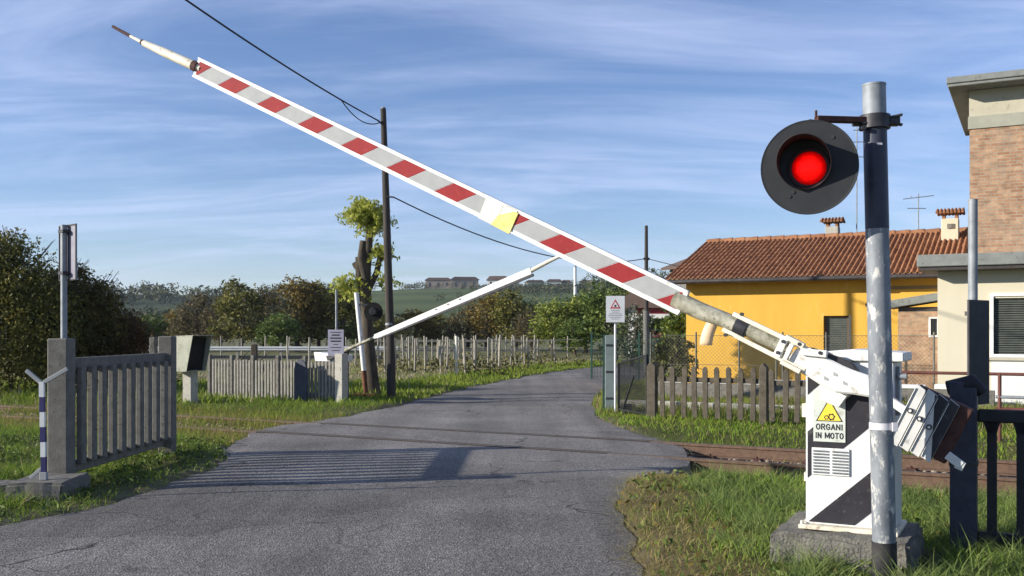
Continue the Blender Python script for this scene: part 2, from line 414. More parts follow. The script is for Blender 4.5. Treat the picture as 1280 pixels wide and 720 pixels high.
m = MB(); m.span((W+.001, .08, .75), (W+.02, .14, 1.06)); m.tube([(W+.02, .05, 1.0), (W+.07, .05, 1.0)], .02, 8)
m.build('side_box', M['galv_dull'], cab)
# warning plate: yellow triangle with two gears over two lines of lettering
m = MB(); m.prism([(.05,.57),(.25,.57),(.25,.905),(.05,.905)], .005, XZ(0, -.0045, 0)); plate = m.build('warning_plate', M['sign_plate'], barrier, .001)
def tri(cx, cz, w, h): return [(cx-w/2, cz), (cx+w/2, cz), (cx, cz+h)]
m = MB(); m.prism(tri(.15, .703, .168, .150), .0015, XZ(0, -.0095, 0)); m.build('triangle_border', M['ink'], plate)
m = MB(); m.prism(tri(.15, .7085, .146, .131), .0012, XZ(0, -.011, 0)); m.build('triangle', M['sign_yellow'], plate)
m = MB()
for cx, cz, r in ((.133, .728, .013), (.164, .733, .0195)):
    k = 24; ro = [r*(1.0 if (i//2) % 2 else 1.22) for i in range(k)]
    vs = []; fs = []
    for i in range(k):
        t = 2*math.pi*i/k
        for q, rr in ((0, ro[i]), (1, r*.66)): vs.append((cx+rr*math.cos(t), -.0128, cz+rr*math.sin(t)))
    for i in range(k):
        j = (i+1) % k; fs.append((2*i, 2*j, 2*j+1, 2*i+1))
    m.add(vs, fs)
m.build('gear_symbol', M['ink'], plate)
STROKES = {'I': [[(.5,0),(.5,1)]], 'N': [[(.1,0),(.1,1)],[(.1,1),(.9,0)],[(.9,0),(.9,1)]], 'M': [[(.06,0),(.06,1)],[(.06,1),(.5,.18)],[(.5,.18),(.94,1)],[(.94,1),(.94,0)]],
  'T': [[(.5,0),(.5,1)],[(.05,1),(.95,1)]], 'A': [[(.05,0),(.5,1)],[(.5,1),(.95,0)],[(.22,.33),(.78,.33)]],
  'R': [[(.12,0),(.12,1)],[(.12,1),(.68,1)],[(.68,1),(.86,.86)],[(.86,.86),(.86,.64)],[(.86,.64),(.68,.5)],[(.68,.5),(.12,.5)],[(.5,.5),(.92,0)]],
  'O': [[(.5+.42*math.cos(a*math.pi/6), .5+.5*math.sin(a*math.pi/6)), (.5+.42*math.cos((a+1)*math.pi/6), .5+.5*math.sin((a+1)*math.pi/6))] for a in range(12)],
  'G': [[(.5+.42*math.cos(a*math.pi/6), .5+.5*math.sin(a*math.pi/6)), (.5+.42*math.cos((a+1)*math.pi/6), .5+.5*math.sin((a+1)*math.pi/6))] for a in range(1, 11)] + [[(.86,.25),(.9,.46)],[(.9,.46),(.55,.46)]]}
WID = {'I': .32, 'M': 1.12, ' ': .45}
def lettering(word, x0, x1, z, h, parent, sw=.0066):
    ws = [WID.get(ch, .88) for ch in word]; gap = .22; tot = sum(ws)+gap*(len(ws)-1); k = (x1-x0)/tot; x = x0
    m = MB(); lay = 0
    for ch, w in zip(word, ws):
        for a, b in STROKES.get(ch, []):
            p, q = Vector((x+a[0]*w*k, 0, z+a[1]*h)), Vector((x+b[0]*w*k, 0, z+b[1]*h)); d = (q-p).normalized()*sw*.35
            lay = (lay+1) % 5; y = -.0104-lay*.00012
            m.bar(p-d+Vector((0, y, 0)), q+d+Vector((0, y, 0)), .0012, sw, (0, 0, 1) if abs(d.z) < .99*d.length else (1, 0, 0)) if abs(d.z) < .99*d.length else m.box((p+q)/2+Vector((0, y, 0)), (sw, .0012, (q-p).length+2*d.length))
        x += (w+gap)*k
    return m.build('lettering', M['ink'], parent)
lettering('ORGANI', .067, .233, .650, .034, plate); lettering('IN MOTO', .063, .237, .594, .034, plate)

# --- the swinging arm: local frame at the pivot, t outwards along the arm (-x), w across it
PIV = Vector((.2317, -.10, 1.2314-.22)); AN = R(25.38)
ax = Vector((-math.cos(AN), 0, math.sin(AN))); up = Vector((math.sin(AN), 0, math.cos(AN)))
def A(t, w, y=0): return PIV + ax*t + up*w + Vector((0, y, 0))
AM = Matrix(((ax.x, up.x, 0, PIV.x), (0, 0, -1, PIV.y), (ax.z, up.z, 0, PIV.z), (0, 0, 0, 1)))  # (t, w, towards the camera)
def AMo(y): return Matrix.Translation((0, y, 0)) @ AM
W0, W1 = -.108, .072       # panel edges at the inner end
def pan(t, w):             # the panel sits a little higher towards the tip
    return w + .026*(t-1.12)/5.0
def quad(t0, t1, wl, wh): return [(t0, pan(t0, wl)), (t1, pan(t1, wl)), (t1, pan(t1, wh)), (t0, pan(t0, wh))]
T0, T1 = 1.122, 6.155
m = MB(); m.prism([(T0, pan(T0, W0)), (T0+.02, pan(T0, W0)-.0), (T1, pan(T1, W0)), (T1+.0, pan(T1, W1)), (T0, pan(T0, W1))], .035, AMo(.017))
panel = m.build('striped_board', M['edge_white'], barrier)
mr, mg = MB(), MB(); WL, WH = W0+.030, W1-.028
SL = .140/(WH-WL)
ts = [.925 + .505*k for k in range(11)]
edge = []
for k, t in enumerate(ts):
    for m_, a, b in ((mr, t, t+.232), (mg, t+.232, t+.505)):
        p = quad(T0+.035, T1-.03, WL, WH)
        # slanted sides: t_edge + SL*(WH - w)
        p = clip(p, 1, SL, a+.003+SL*(WH+.014)); p = clip(p, -1, -SL, -(b-.003)-SL*(WH+.014))
        for c0, keep in ((2.565, 1), (2.85, -1)):
            pass
        if len(p) > 2 and not (a > 2.55 and b < 2.86):
            if a < 2.56 < b: p = clip(p, -1, 0, -2.566)
            elif a < 2.85 < b: p = clip(p, 1, 0, 2.846)
            if len(p) > 2: m_.prism(p, .002, AMo(-.0185))
mr.build('red_stripes', M['panel_red'], panel); mg.build('grey_stripes', M['panel_grey'], panel)
m = MB()
for w in (W0, W1-.012):                                       # raised edge profiles
    m.prism(quad(T0+.001, T1-.001, w, w+.012), .008, AMo(-.0185))
m.build('edge_profile', M['edge_white'], panel)
m = MB(); m.mat(0).prism(quad(2.70, 2.86, W0-.006, W1-.004), .012, AMo(-.0155)); m.prism(quad(2.572, 2.6995, W0+.04, W1-.004), .011, AMo(-.0155))
m.build('white_tape', M['tape_white'], panel, .002)
m = MB(); m.prism([(2.56, pan(2.56, W0-.012)), (2.74, pan(2.7, W0-.008)), (2.71, pan(2.7, -.03)), (2.60, pan(2.6, .045)), (2.555, pan(2.57, .05))], .0135, AMo(-.0165))
m.build('yellow_tape', M['tape_yellow'], panel, .002)
# tip: painted tube, then a thin rusty end
m = MB(); m.tube([A(6.10, .012, .0), A(6.2, .010), A(6.6, .004), A(6.9, .0)], [.030, .046, .042, .030], 12)
m.build('arm_tip', M['cream_paint'], barrier)
m = MB(); m.tube([A(6.88, .0), A(7.10, .005)], [.018, .015], 8); m.build('tip_rod', M['cream_paint'], barrier)
for p, r in (((A(7.10, .005), A(7.37, .016)), [.0165, .014]), ((A(6.87, .0), A(6.93, .001)), .026), ((A(6.14, .012), A(6.2, .01)), .05)):
    m = MB(); m.tube(p, r, 10); m.build('rusty_sleeve', M['dark_rust'], barrier)
# root: grimy tapering pole held between two struts
m = MB(); m.tube([A(1.20, -.02, .01), A(1.0, -.02, .01), A(.72, .005, .01), A(.35, .005, .01)], [.062, .060, .050, .046], 14)
m.build('arm_root', M['grimy'], barrier)
m = MB()
m.bar(A(.78, .062, -.02), A(.22, .058, -.02), .03, .022, (0,1,0)); m.bar(A(.80, -.062, -.02), A(.20, -.075, -.02), .03, .022, (0,1,0))
m.bar(A(.36, -.085, -.025), A(.22, -.09, -.025), .03, .05, (0,1,0)); m.bar(A(.40, .075, -.03), A(.27, .07, -.03), .03, .05, (0,1,0))
m.build('side_strut', M['cream_paint'], barrier, .003)
m = MB(); m.bar(A(.40, -.07, -.035), A(.40, .075, -.035), .05, .02, (0,1,0)); m.bar(A(.34, -.06, -.05), A(.34, .05, -.05), .03, .02, (0,1,0))
m.bar(A(.27, .03, -.03), A(.12, .085, -.03), .045, .045, (0,1,0))
m.build('clamp_bracket', M['white_paint'], barrier, .004)
m = MB(); m.tube([A(.74, .0, .01), A(.66, .002, .01)], .06, 12); m.build('dark_collar', M['steel_dark'], barrier)
for t, w in ((.40, -.04), (.40, .04), (.16, .075), (.3, .07), (.72, .085), (.76, -.085)):
    m = MB(); m.tube([A(t, w, -.06), A(t, w, -.03)], .012, 8); m.build('clamp_bolt', M['steel_dark'], barrier)
# drooping plastic sleeve
vs = []; fs = []; NS = 7
for i in range(NS):
    q = i/(NS-1); base = A(.93, -.055, .03) + Vector((-.012+.0-.055*math.sin(q*1.5), 0, -.17*q))
    for j in range(7):
        a = math.pi*(j/6)
        vs.append(base + Vector((.05+.045*-math.cos(a), -.03*math.sin(a), 0)))
for i in range(NS-1):
    for j in range(6): fs.append((i*7+j, i*7+j+1, (i+1)*7+j+1, (i+1)*7+j))
m = MB(); m.add(vs, fs, True); o = m.build('drooping_sleeve', M['beige_sleeve'], barrier)
so = o.modifiers.new('thick', 'SOLIDIFY'); so.thickness = .004
# crank casting across the cabinet front
c = [(.315, .03), (.245, .075), (.12, .062), (.0, .060), (-.06, .062), (-.16, .072), (-.25, .045), (-.31, .03), (-.31, -.03), (-.24, -.042), (-.13, -.075), (-.03, -.115), (.06, -.115), (.17, -.10), (.30, -.095), (.33, -.05)]
m = MB(); m.prism(c, .07, AMo(.045)); m.build('crank_arm', M['white_paint'], barrier, .012)
m = MB(); m.prism([(.10,-.10),(.04,-.21),(-.08,-.20),(-.10,-.08)], .03, AMo(.075)); m.build('arm_boss', M['white_paint'], barrier, .006)
m = MB(); m.prism([(.235, .0755), (.10, .09), (-.02, .10), (-.10, .063), (.0, .061), (.12, .063)], .06, AMo(.06)); m.build('crank_web', M['steel_dark'], barrier, .003)
m = MB()
for t, w in ((.02, -.01), (-.055, -.035), (.06, -.06)): m.prism([(t-.018, w-.006), (t+.01, w-.012), (t+.02, w+.012), (t-.01, w+.008)], .0015, AMo(-.026))
m.build('flaked_patch', M['panel_grey'], barrier)
m = MB(); m.bar(A(-.27, .0), A(-.46, -.03), .05, .075, (0,1,0)); m.build('counterweight_rod', M['white_paint'], barrier, .005)
# counterweight: four pale front plates, dark iron slabs behind
CWt, CWw = -.435, -.235
m = MB(); m.prism([(CWt-.005, CWw+.02), (CWt-.005, CWw+.385), (CWt-.345, CWw+.385), (CWt-.345, CWw+.02)], .125, AMo(.10)); cw = m.build('counterweight', M['dark_rust'], barrier, .008)
for k in range(4):
    t0 = CWt-.068*k
    m = MB()
    m.prism([(t0, CWw), (t0, CWw+.39), (t0-.063, CWw+.375), (t0-.063, CWw-.01)], .02, AMo(-.026))
    m.prism([(t0-.002, CWw+.003), (t0-.002, CWw+.365), (t0-.006, CWw+.365), (t0-.006, CWw+.003)], .012, AMo(-.046))
    pl = m.build('iron_plate', M['iron_plate'], cw, .003)
    q = [(t0-.001, CWw+.002), (t0-.062, CWw-.006), (t0-.062, CWw+.373), (t0-.001, CWw+.388)]
    q = clip(q, -.39, .16, -.39*(CWt-.11)+.16*(CWw+.39))           # black corner towards the upper right of the plates
    if len(q) > 2:
        m = MB(); m.prism(q, .0012, AMo(-.0465)); m.build('black_corner', M['cab_black'], pl)
    if k < 3:
        m = MB(); cpt = A(t0-.035, CWw+.225-.02*k, -.05)
        m.tube([cpt, cpt+Vector((0, -.012, 0))], .017, 12); m.build('bolt', M['steel_dark'], pl)
        m = MB(); m.tube([cpt+Vector((0, -.0122, 0)), cpt+Vector((0, -.016, 0))], .0085, 10); m.build('bolt_head', M['white_paint'], pl)
m = MB(); m.bar(A(CWt-.33, CWw+.08, -.04), A(CWt-.43, CWw+.06, -.04), .05, .03, (0,1,0)); m.bar(A(CWt-.42, CWw+.085, -.04), A(CWt-.42, CWw+.03, -.04), .05, .02, (0,1,0))
m.build('hook_lug', M['iron_plate'], cw, .004)

# concrete plinth, chipped
def rough_block(name, a, b, mat, loc, rz, label, cat, amp=.02, cuts=7):
    bm = bmesh.new(); bmesh.ops.create_cube(bm, size=1)
    bmesh.ops.scale(bm, vec=[b[i]-a[i] for i in range(3)], verts=bm.verts)
    bmesh.ops.translate(bm, vec=[(a[i]+b[i])/2 for i in range(3)], verts=bm.verts)
    bmesh.ops.bevel(bm, geom=bm.edges[:], offset=.025, segments=2, affect='EDGES')
    bmesh.ops.subdivide_edges(bm, edges=bm.edges[:], cuts=cuts, use_grid_fill=True)
    from mathutils import noise
    for v in bm.verts:
        q = v.co*6 + Vector((len(name), 0, loc[0]*3))
        v.co += noise.noise_vector(q)*amp + noise.noise_vector(q*3.1)*amp*.5
    me = bpy.data.meshes.new(name); bm.to_mesh(me); bm.free(); me.materials.append(mat)
    o = link(name, me); o.location = loc; o.rotation_euler = (0, 0, rz)
    return tag(o, label, cat)
rough_block('concrete_plinth', (-.19, -.21, -.15), (.66, .62, .218), M['concrete'], (1.92, 6.43, 0), RA,
            'wide chipped concrete block carrying the striped barrier cabinet', 'plinth', .017, 12)

# ================================================================== flashing signal on its pole
sig = thing('crossing_signal', (2.207, 5.82, 0), 0, 'round black crossing signal with a lit red lamp on a scuffed grey pole', 'signal')
def px_(z): return -.067*z/3.0
m = MB(); m.tube([(px_(z), 0, z) for z in (.26, .9, 1.5, 2.11)], .067, 20); pole = m.build('pole', M['galv'], sig)
m = MB(); m.tube([(px_(2.112), 0, 2.112), (px_(2.71), 0, 2.71)], .0675, 20); m.build('painted_sleeve', M['pole_dark'], pole)
m = MB(); m.tube([(px_(2.71), 0, 2.71), (px_(2.955), 0, 2.955)], .0665, 20); m.tube([(px_(2.955),0,2.955), (px_(2.965),0,2.965)], .069, 20); m.build('pole_head', M['galv_dull'], pole)
m = MB(); m.tube([(0, 0, -.1), (px_(.262), 0, .262)], .071, 20); m.build('tarred_foot', M['pole_black'], pole)
m = MB(); m.tube([(px_(.93), 0, .925), (px_(.93), 0, .965)], .0705, 20); m.box((.03, -.07, .945), (.03, .02, .05)); m.build('pale_band', M['pale_band'], pole)
m = MB(); m.box((px_(2.6)-.0, -.0685, 2.6), (.03, .004, .012)); m.build('label_scrap', M['pale_band'], pole)
bz = 2.745; bx = px_(bz)
m = MB()
m.tube([(bx, 0, bz-.045), (bx, 0, bz+.035)], .088, 18)
for s in (-1, 1):
    m.box((bx+s*.105, -.02, bz-.005), (.06, .05, .05))
    m.bar((bx+.08, -.03, bz+s*.018), (bx+.145, -.05, bz+s*.03), .03, .014)
m.tube([(bx-.1, -.05, bz-.02), (bx+.1, -.05, bz-.02)], .012, 8); m.tube([(bx-.09, -.08, bz-.05), (bx-.09, -.02, bz-.05)], .014, 8)
m.build('clamp', M['steel_dark'], sig, .004)
m = MB(); m.bar((bx-.06, -.03, bz+.0), (bx-.375, -.09, bz-.005), .05, .034); m.tube([(bx-.375,-.09,bz-.0),(bx-.375,-.09,bz+.045)], .008, 8); m.build('bracket', M['dark_rust'], sig, .003)
# disc frame
DC = Vector((-.483, -.11, 2.456))
nrm = Vector((-.34, -.94, -.02)).normalized(); du = Vector((0,0,1)).cross(nrm).normalized(); dv = nrm.cross(du)
def Dp(u, v, w): return DC + du*u + dv*v + nrm*w      # u to the right, v up, w out
vs = []; fs = []; k = 64
prof = [(0, -.02), (.262, -.02), (.272, -.012), (.2745, .0), (.272, .006), (.262, .004), (0.082, .004)]
for r, w in prof[1:]:
    for i in range(k): a = 2*math.pi*i/k; vs.append(Dp(r*math.cos(a), r*math.sin(a), w))
for q in range(len(prof)-2):
    for i in range(k):
        j = (i+1) % k; fs.append((q*k+i, q*k+j, (q+1)*k+j, (q+1)*k+i))
fs.append(tuple(reversed(range(k))))
m = MB(); m.add(vs, fs, False); disc = m.build('backboard', M['disc'], sig)
m = MB(); m.bar(Dp(.02, .27, -.01), Dp(-.0, .25, -.03), .04, .02); m.tube([Dp(0, 0, -.02), Dp(0, 0, -.16)], [.13, .09], 20); m.build('lamp_housing', M['disc'], disc)
vs = []; fs = []; k = 40                                     # hood: long on top, short underneath
for i in range(k):
    a = 2*math.pi*i/k; L = .012 + .21*max(0, .5+.5*math.sin(a-.35))**.9
    for r, w in ((.150, .0), (.150, L), (.145, L), (.144, .0)):
        vs.append(Dp(r*math.cos(a)-.022, r*math.sin(a)+.020-.04*w, w+.004))
for i in range(k):
    j = (i+1) % k
    for q in range(3): fs.append((i*4+q, j*4+q, j*4+q+1, i*4+q+1))
m = MB(); m.add(vs, fs, True); m.build('visor', M['visor'], disc)
vs = [Dp(0, -.006, .024)]; fs = []; k = 40; RI = 9; lc = [(1, .006, .004)]
for q in range(1, RI+1):                                        # domed lens, ribbed rings, brightest over the bulb
    r = .099*q/RI; w = .024*(1-(q/RI)**2)+(.0016 if q % 2 else 0)
    for i in range(k):
        a = 2*math.pi*i/k; vs.append(Dp(r*math.cos(a), r*math.sin(a)-.006, w+.002))
        e = max(0, 1-(q/RI)**3.2)*(.92 if q % 2 else 1.06); lc.append((.05+.98*e**1.4, .006*e**3, .004*e**3))
for i in range(k):
    j = (i+1) % k; fs.append((0, 1+i, 1+j))
    for q in range(RI-1): fs.append((1+q*k+i, 1+(q+1)*k+i, 1+(q+1)*k+j, 1+q*k+j))
m = MB(); m.add(vs, fs, True); lo_ = m.build('lens', M['lens'], disc)
ca_ = lo_.data.color_attributes.new('Col', 'FLOAT_COLOR', 'POINT')
for i, c_ in enumerate(lc): ca_.data[i].color = (*c_, 1)
rv = []; rf_ = []
for i in range(k):
    a = 2*math.pi*i/k
    for r, w in ((.104, .003), (.104, .012), (.118, .012), (.122, .003)): rv.append(Dp(r*math.cos(a), r*math.sin(a)-.006, w+.002))
for i in range(k):
    j = (i+1) % k
    for q in range(3): rf_.append((i*4+q, j*4+q, j*4+q+1, i*4+q+1))
m = MB(); m.add(rv, rf_, True); m.build('lens_ring', M['visor'], disc)
for u, v in ((.13, .165), (-.11, -.165), (-.09, -.14)):
    m = MB(); m.tube([Dp(u, v, .003), Dp(u, v, .009)], .011, 8); m.build('bolt', M['steel_dark'], disc)

# ================================================================== footpath signs seen on four corners
def foot_sign(name, loc, rz, pole_h, plate_z, pw, ph, label, group, face, back, post, art=None, base=0, pr=.028):
    t = thing(name, loc, rz, label, 'sign', group)
    m = MB(); m.tube([(0, 0, base), (0, 0, pole_h)], pr, 12); m.tube([(0,0,pole_h),(0,0,pole_h+.006)], pr*1.05, 12); m.build('pole', post, t)
    m = MB(); m.span((-pw/2, -.045, plate_z), (pw/2, -.041, plate_z+ph)); pl = m.build('plate', face, t)
    m = MB(); m.span((-pw/2+.001, -.0405, plate_z+.001), (pw/2-.001, -.0385, plate_z+ph-.001))
    m.build('plate_back', back, pl)
    m = MB()
    for x in (-pw/2, pw/2-.012): m.span((x, -.0384, plate_z), (x+.012, -.03, plate_z+ph))
    for z in (plate_z, plate_z+ph-.012): m.span((-pw/2+.0125, -.0384, z), (pw/2-.0125, -.03, z+.012))
    m.build('rim', M['steel_dark'], pl)
    m = MB()
    for z in (plate_z+.1*ph, plate_z+.85*ph): m.span((-.05, -.0382, z), (.05, .034, z+.03))
    m.span((.03, -.038, plate_z+.04), (.055, -.015, plate_z+ph-.04))
    m.build('mounting_rail', M['steel_dark'], pl)
    if art: art(pl, pw, ph, plate_z)
    return t
def art_triangle(pl, w, h, z):
    y = -.0455; c = z+h*.52
    m = MB(); m.prism(tri(0, c, w*.56, w*.5), .0015, XZ(0, y, 0)); m.build('triangle_border', M['ink_red'], pl)
    m = MB(); m.prism(tri(0, c+w*.07, w*.36, w*.31), .0012, XZ(0, y-.0016, 0)); m.build('triangle', M['sign_white'], pl)
    m = MB(); m.prism([(-w*.06, c+w*.09), (w*.06, c+w*.09), (w*.05, c+w*.2), (-w*.05, c+w*.2)], .001, XZ(0, y-.0029, 0)); m.build('pictogram', M['ink'], pl)
    m = MB()
    for k, ww in enumerate((.5, .36, .66, .74, .6, .42)):
        zz = z+h*(.44-.065*k); m.span((-w*ww/2, y-.0012, zz), (w*ww/2, y, zz+h*.022))
    m.build('lettering', M['ink_faint'], pl)
def art_lines(pl, w, h, z):
    y = -.0455; m = MB()
    for k, ww in enumerate((.7, .5, .72, .66, .3, .7, .5)):
        zz = z+h*(.88-.115*k); m.span((-w*ww/2, y-.0012, zz), (w*ww/2, y, zz+h*(.05 if k in (1, 2, 3) else .028)))
    m.build('lettering', M['ink'], pl)
foot_sign('warning_sign', (1.92, 18.3, 0), R(-4), 1.72, 1.68, .345, .49, 'white warning plate with a red triangle on a thin white pole by the wire gate', None,
          M['sign_white'], M['sign_back'], M['white_frame'], art_triangle, pr=.02)
foot_sign('notice_sign', (-3.68, 20.62, 0), R(-6), 2.38, 1.0, .335, .55, 'notice plate coloured lilac grey for shade on a slim pale pole at the end of the slatted fence', None,
          M['sign_shaded'], M['sign_back'], M['galv_dull'], art_lines, pr=.024)
foot_sign('edge_on_sign', (-4.335, 9.52, 0), R(139), 2.53, 2.0, .36, .54, 'grey sign seen almost edge on high on a galvanised pipe behind the slatted road fence', None,
          M['sign_white'], M['sign_back'], M['galv_dull'], None, .0, .03)
foot_sign('edge_on_sign', (3.185, 6.80, 0), R(40), 2.41, 1.0, .30, .72, 'dark sign seen almost edge on, strapped low on a bare pipe beside the shade-black fence', None,
          M['near_black'], M['near_black'], M['galv_dull'], None, .0, .031)

# ================================================================== fences and posts
def slat_panel(p0, p1, n, sw, st, z0, z1, mat, parent, rails, rail_h=.09, rail_t=.05, tips=None, name='slat_panel', jitter=0, lean=0):
    p0, p1 = Vector((*p0, 0)), Vector((*p1, 0)); d = (p1-p0); L = d.length; d.normalize(); nv = Vector((-d.y, d.x, 0))
    Mx = Matrix(((d.x, nv.x, 0), (d.y, nv.y, 0), (0, 0, 1)))
    m = MB()
    for z in rails: m.box((p0+p1)/2 + Vector((0, 0, z)), (L, rail_t, rail_h), Mx)
    for i in range(n):
        c = p0 + d*(L*(i+.5)/n + random.uniform(-jitter, jitter)); h = z1 + random.uniform(-jitter, jitter)*.8
        a = random.uniform(-lean, lean)
        Ml = Mx @ Matrix.Rotation(a, 3, 'Y')
        off = -nv*(rail_t/2+st/2+.003)
        if tips:   # pointed pale
            T = Matrix.Translation(c+off) @ Ml.to_4x4() @ Matrix(((1,0,0,0),(0,0,-1,st/2),(0,1,0,0),(0,0,0,1)))
            m.prism([(-sw/2, z0), (sw/2, z0), (sw/2, h-tips), (sw*.28, h-tips*.3), (0, h), (-sw*.28, h-tips*.3), (-sw/2, h-tips)], st, T)
        else: m.box(c + off + Vector((0, 0, (z0+h)/2)), (sw, st, h-z0), Ml)
    return m.build(name, mat, parent, .006 if sw > .06 else 0)

# near road fence, left
f = thing('slatted_road_fence', (-4.28, 9.35, 0), 0, 'short weathered concrete fence of upright slats along the left road edge', 'fence')
e0, e1 = (.02, .12), (.10, 2.42)
slat_panel(e0, e1, 10, .105, .055, .22, 1.16, M['concrete_dark'], f, (.20, 1.19), .12, .07, name='slat_panel', jitter=.006)
m = MB(); m.box((0, 0, .72), (.19, .19, 1.44)); m.build('end_post', M['concrete_dark'], f, .012)
m = MB(); m.box((.13, 2.50, .72), (.17, .17, 1.46)); m.build('end_post', M['concrete_dark'], f, .012)
m = MB(); m.box((-.08, 2.62, .72), (.07, .1, 1.44)); m.build('side_post', M['concrete'], f, .01)
m = MB(); m.box((0, 0, .155), (.45, .42, .0), None)
rough_block('concrete_plinth', (-.27, -.62, -.1), (.24, .05, .17), M['concrete_dark'], (-4.23, 9.28, 0), R(3), 'mossy concrete block at the foot of the left road fence post', 'plinth', .012, 5)
rough_block('concrete_block', (-.14, -.2, -.1), (.1, .16, .13), M['concrete_dark'], (-4.64, 9.0, 0), R(20), 'small dark concrete lump left of the mossy block under the forked rest', 'block', .015, 5)

# forked rest that catches the lowered arm
t = thing('forked_arm_rest', (-4.215, 8.86, .17), R(2), 'thin striped stake with a pale forked top before the left road fence', 'arm rest')
for k in range(6):
    m = MB(); z = .07+k*.135; m.box((-.02*(k/6), 0, z+.0675), (.042, .035, .134)); m.build('stripe_band', M['white_paint'] if k % 2 else M['fork_blue'], t)
m = MB(); m.bar((-.01, 0, .86), (-.155, 0, .985), .035, .025, (0,1,0)); m.bar((.0, 0, .875), (.21, 0, 1.0), .035, .025, (0,1,0)); m.build('fork', M['panel_grey'], t, .003)
m = MB(); m.bar((-.12, 0, .015), (.0, 0, .12), .03, .02, (0,1,0)); m.box((-.0, 0, .035), (.06, .05, .07)); m.build('foot', M['panel_grey'], t, .003)

# right concrete fence and stout post, shade put into their dark colour
rp = (3.04, 6.62)
t = thing('shade_black_fence', (rp[0], rp[1], 0), -TA, 'concrete fence coloured black for shade, running off beyond the right edge from a stout dark post', 'railing')
m = MB(); m.box((0, 0, .58), (.165, .16, 1.18)); m.build('end_post', M['pole_dark'], t, .01)
m = MB(); m.box((0, 0, .62), (.175, .17, .03)); m.build('post_band', M['steel_dark'], t)
m = MB(); m.span((.085, -.035, .90), (2.4, .035, .985)); m.build('top_rail', M['near_black'], t, .008)
m = MB(); m.span((.085, -.03, .10), (2.4, .03, .17)); m.build('bottom_rail', M['near_black'], t, .008)
m = MB()
for k in range(13):
    x = .17+k*.175; m.box((x, 0, .535), (.06, .04, .73)); m.prism([(-.03, 0), (.03, 0), (.05, .07), (-.05, .07)], .04, Matrix.Translation((x, .02, .83)) @ Matrix(((1,0,0,0),(0,0,-1,0),(0,1,0,0),(0,0,0,1))))
m.build('bars', M['near_black'], t)
m = MB(); m.tube([(-.1, -.02, 1.12), (.06, -.03, 1.16), (.1, 0, 1.1)], [.05, .06, .05], 10); m.build('cap_wrap', M['near_black'], t)

# far slatted fence, left of the road beyond the track
t = thing('slatted_trackside_fence', (-3.52, 20.5, 0), math.pi-TA, 'low bleached fence of close thin slats beyond the track left of the road', 'fence')
px4 = [0.02, .98, 1.72, 2.43, 3.05, 3.72]
def lp(x): return (x, 0)
for a, b in zip(px4[:-1], px4[1:]):
    slat_panel(lp(b-.06), lp(a+.06), max(4, int((b-a)/.098)), .046, .03, .03, .88, M['fence_pale'], t, (.18, .76), .07, .05, name='slat_panel', jitter=.008)
for i, x in enumerate(px4):
    m = MB(); m.box((x, .03, .5 if i else .52), (.09 if i else .2, .09 if i else .2, .98 if i else 1.06)); m.build('post', M['concrete'] if i else M['concrete_pale'], t, .01)
t = thing('arched_board', (-4.42, 20.62, 0), -TA, 'dark arch topped board leaning against the bleached trackside fence', 'board')
m = MB(); m.prism([(-.17, .02), (.17, .02), (.17, .72), (.13, .85), (.05, .92), (-.05, .92), (-.13, .85), (-.17, .72)], .03, XZ()); m.build('panel', M['pole_dark'], t, .004)
m = MB(); m.bar((0, -.002, .1), (0, -.002, .85), .03, .01); m.build('batten', M['near_black'], t)

# hooded box on a concrete post
t = thing('hooded_box', (-6.62, 20.2, 0), R(-22), 'grey sheet metal hood with a dark sheet for its shaded open front on a concrete post beside the track', 'trackside box')
m = MB(); m.box((-.02, .05, .36), (.22, .22, .72)); m.build('post', M['concrete_pale'], t, .012)
prof = [(-.26, .70), (.18, .70), (.34, 1.42), (-.26, 1.40)]     # side view: (front to the right, up)
SY = lambda x: Matrix(((0, 0, 1, x), (1, 0, 0, 0), (0, 1, 0, 0), (0, 0, 0, 1)))
hood_m = Matrix.Rotation(R(0), 4, 'Z')
m = MB()
for y in (-.30, .29): m.prism(prof, .012, Matrix(((1,0,0,0),(0,0,-1,y),(0,1,0,0),(0,0,0,1))))
m.bar((-.26, 0, 1.405), (.36, 0, 1.43), .63, .014); m.bar((-.255, 0, .70), (-.255, 0, 1.40), .58, .012, (1,0,0)); m.bar((-.25, 0, .70), (.18, 0, .70), .58, .012)
m.build('hood', M['hood'], t)
m = MB(); m.bar((.08, 0, .72), (.19, 0, 1.38), .57, .02, (1,0,0)); m.build('shade_sheet', M['hood_dark'], t)  # near-black sheet stands in for the shade inside the open hood

# far barrier, raised, seen from behind the road
t = thing('level_crossing_barrier', (-3.62, 21.35, 0), -TA, 'far half barrier with a plain white arm rising over the road beyond the track', 'crossing barrier')
m = MB(); m.span((-.62, -.12, 0), (-.12, .3, .85)); m.build('cabinet', M['concrete_dark'], t, .01)
m = MB(); m.prism([(-.70, .86), (-.05, .86), (-.05, 1.0), (-.60, 1.06), (-.74, 1.06)], .5, XZ(0, .34, 0)); m.build('lid', M['white_paint'], t, .01)
BA = R(19.3); bx3 = Vector((math.cos(BA), 0, math.sin(BA))); bu = Vector((-math.sin(BA), 0, math.cos(BA)))
def B(s, w, y=0): return Vector((0, -.18+y, 1.07)) + bx3*s + bu*w
BM = Matrix(((bx3.x, bu.x, 0, 0), (0, 0, -1, -.18), (bx3.z, bu.z, 0, 1.07), (0,0,0,1)))
m = MB(); m.tube([B(.02, -.02), B(.5, -.01), B(.98, 0)], [.045, .035, .03], 8); m.build('arm_root', M['grimy'], t)
m = MB(); m.tube([B(-.02, -.02, -.06), B(-.02, -.02, .25)], .07, 12); m.bar(B(.05, -.02), B(-.35, -.03), .1, .1, (0,1,0)); m.build('pivot', M['steel_dark'], t)
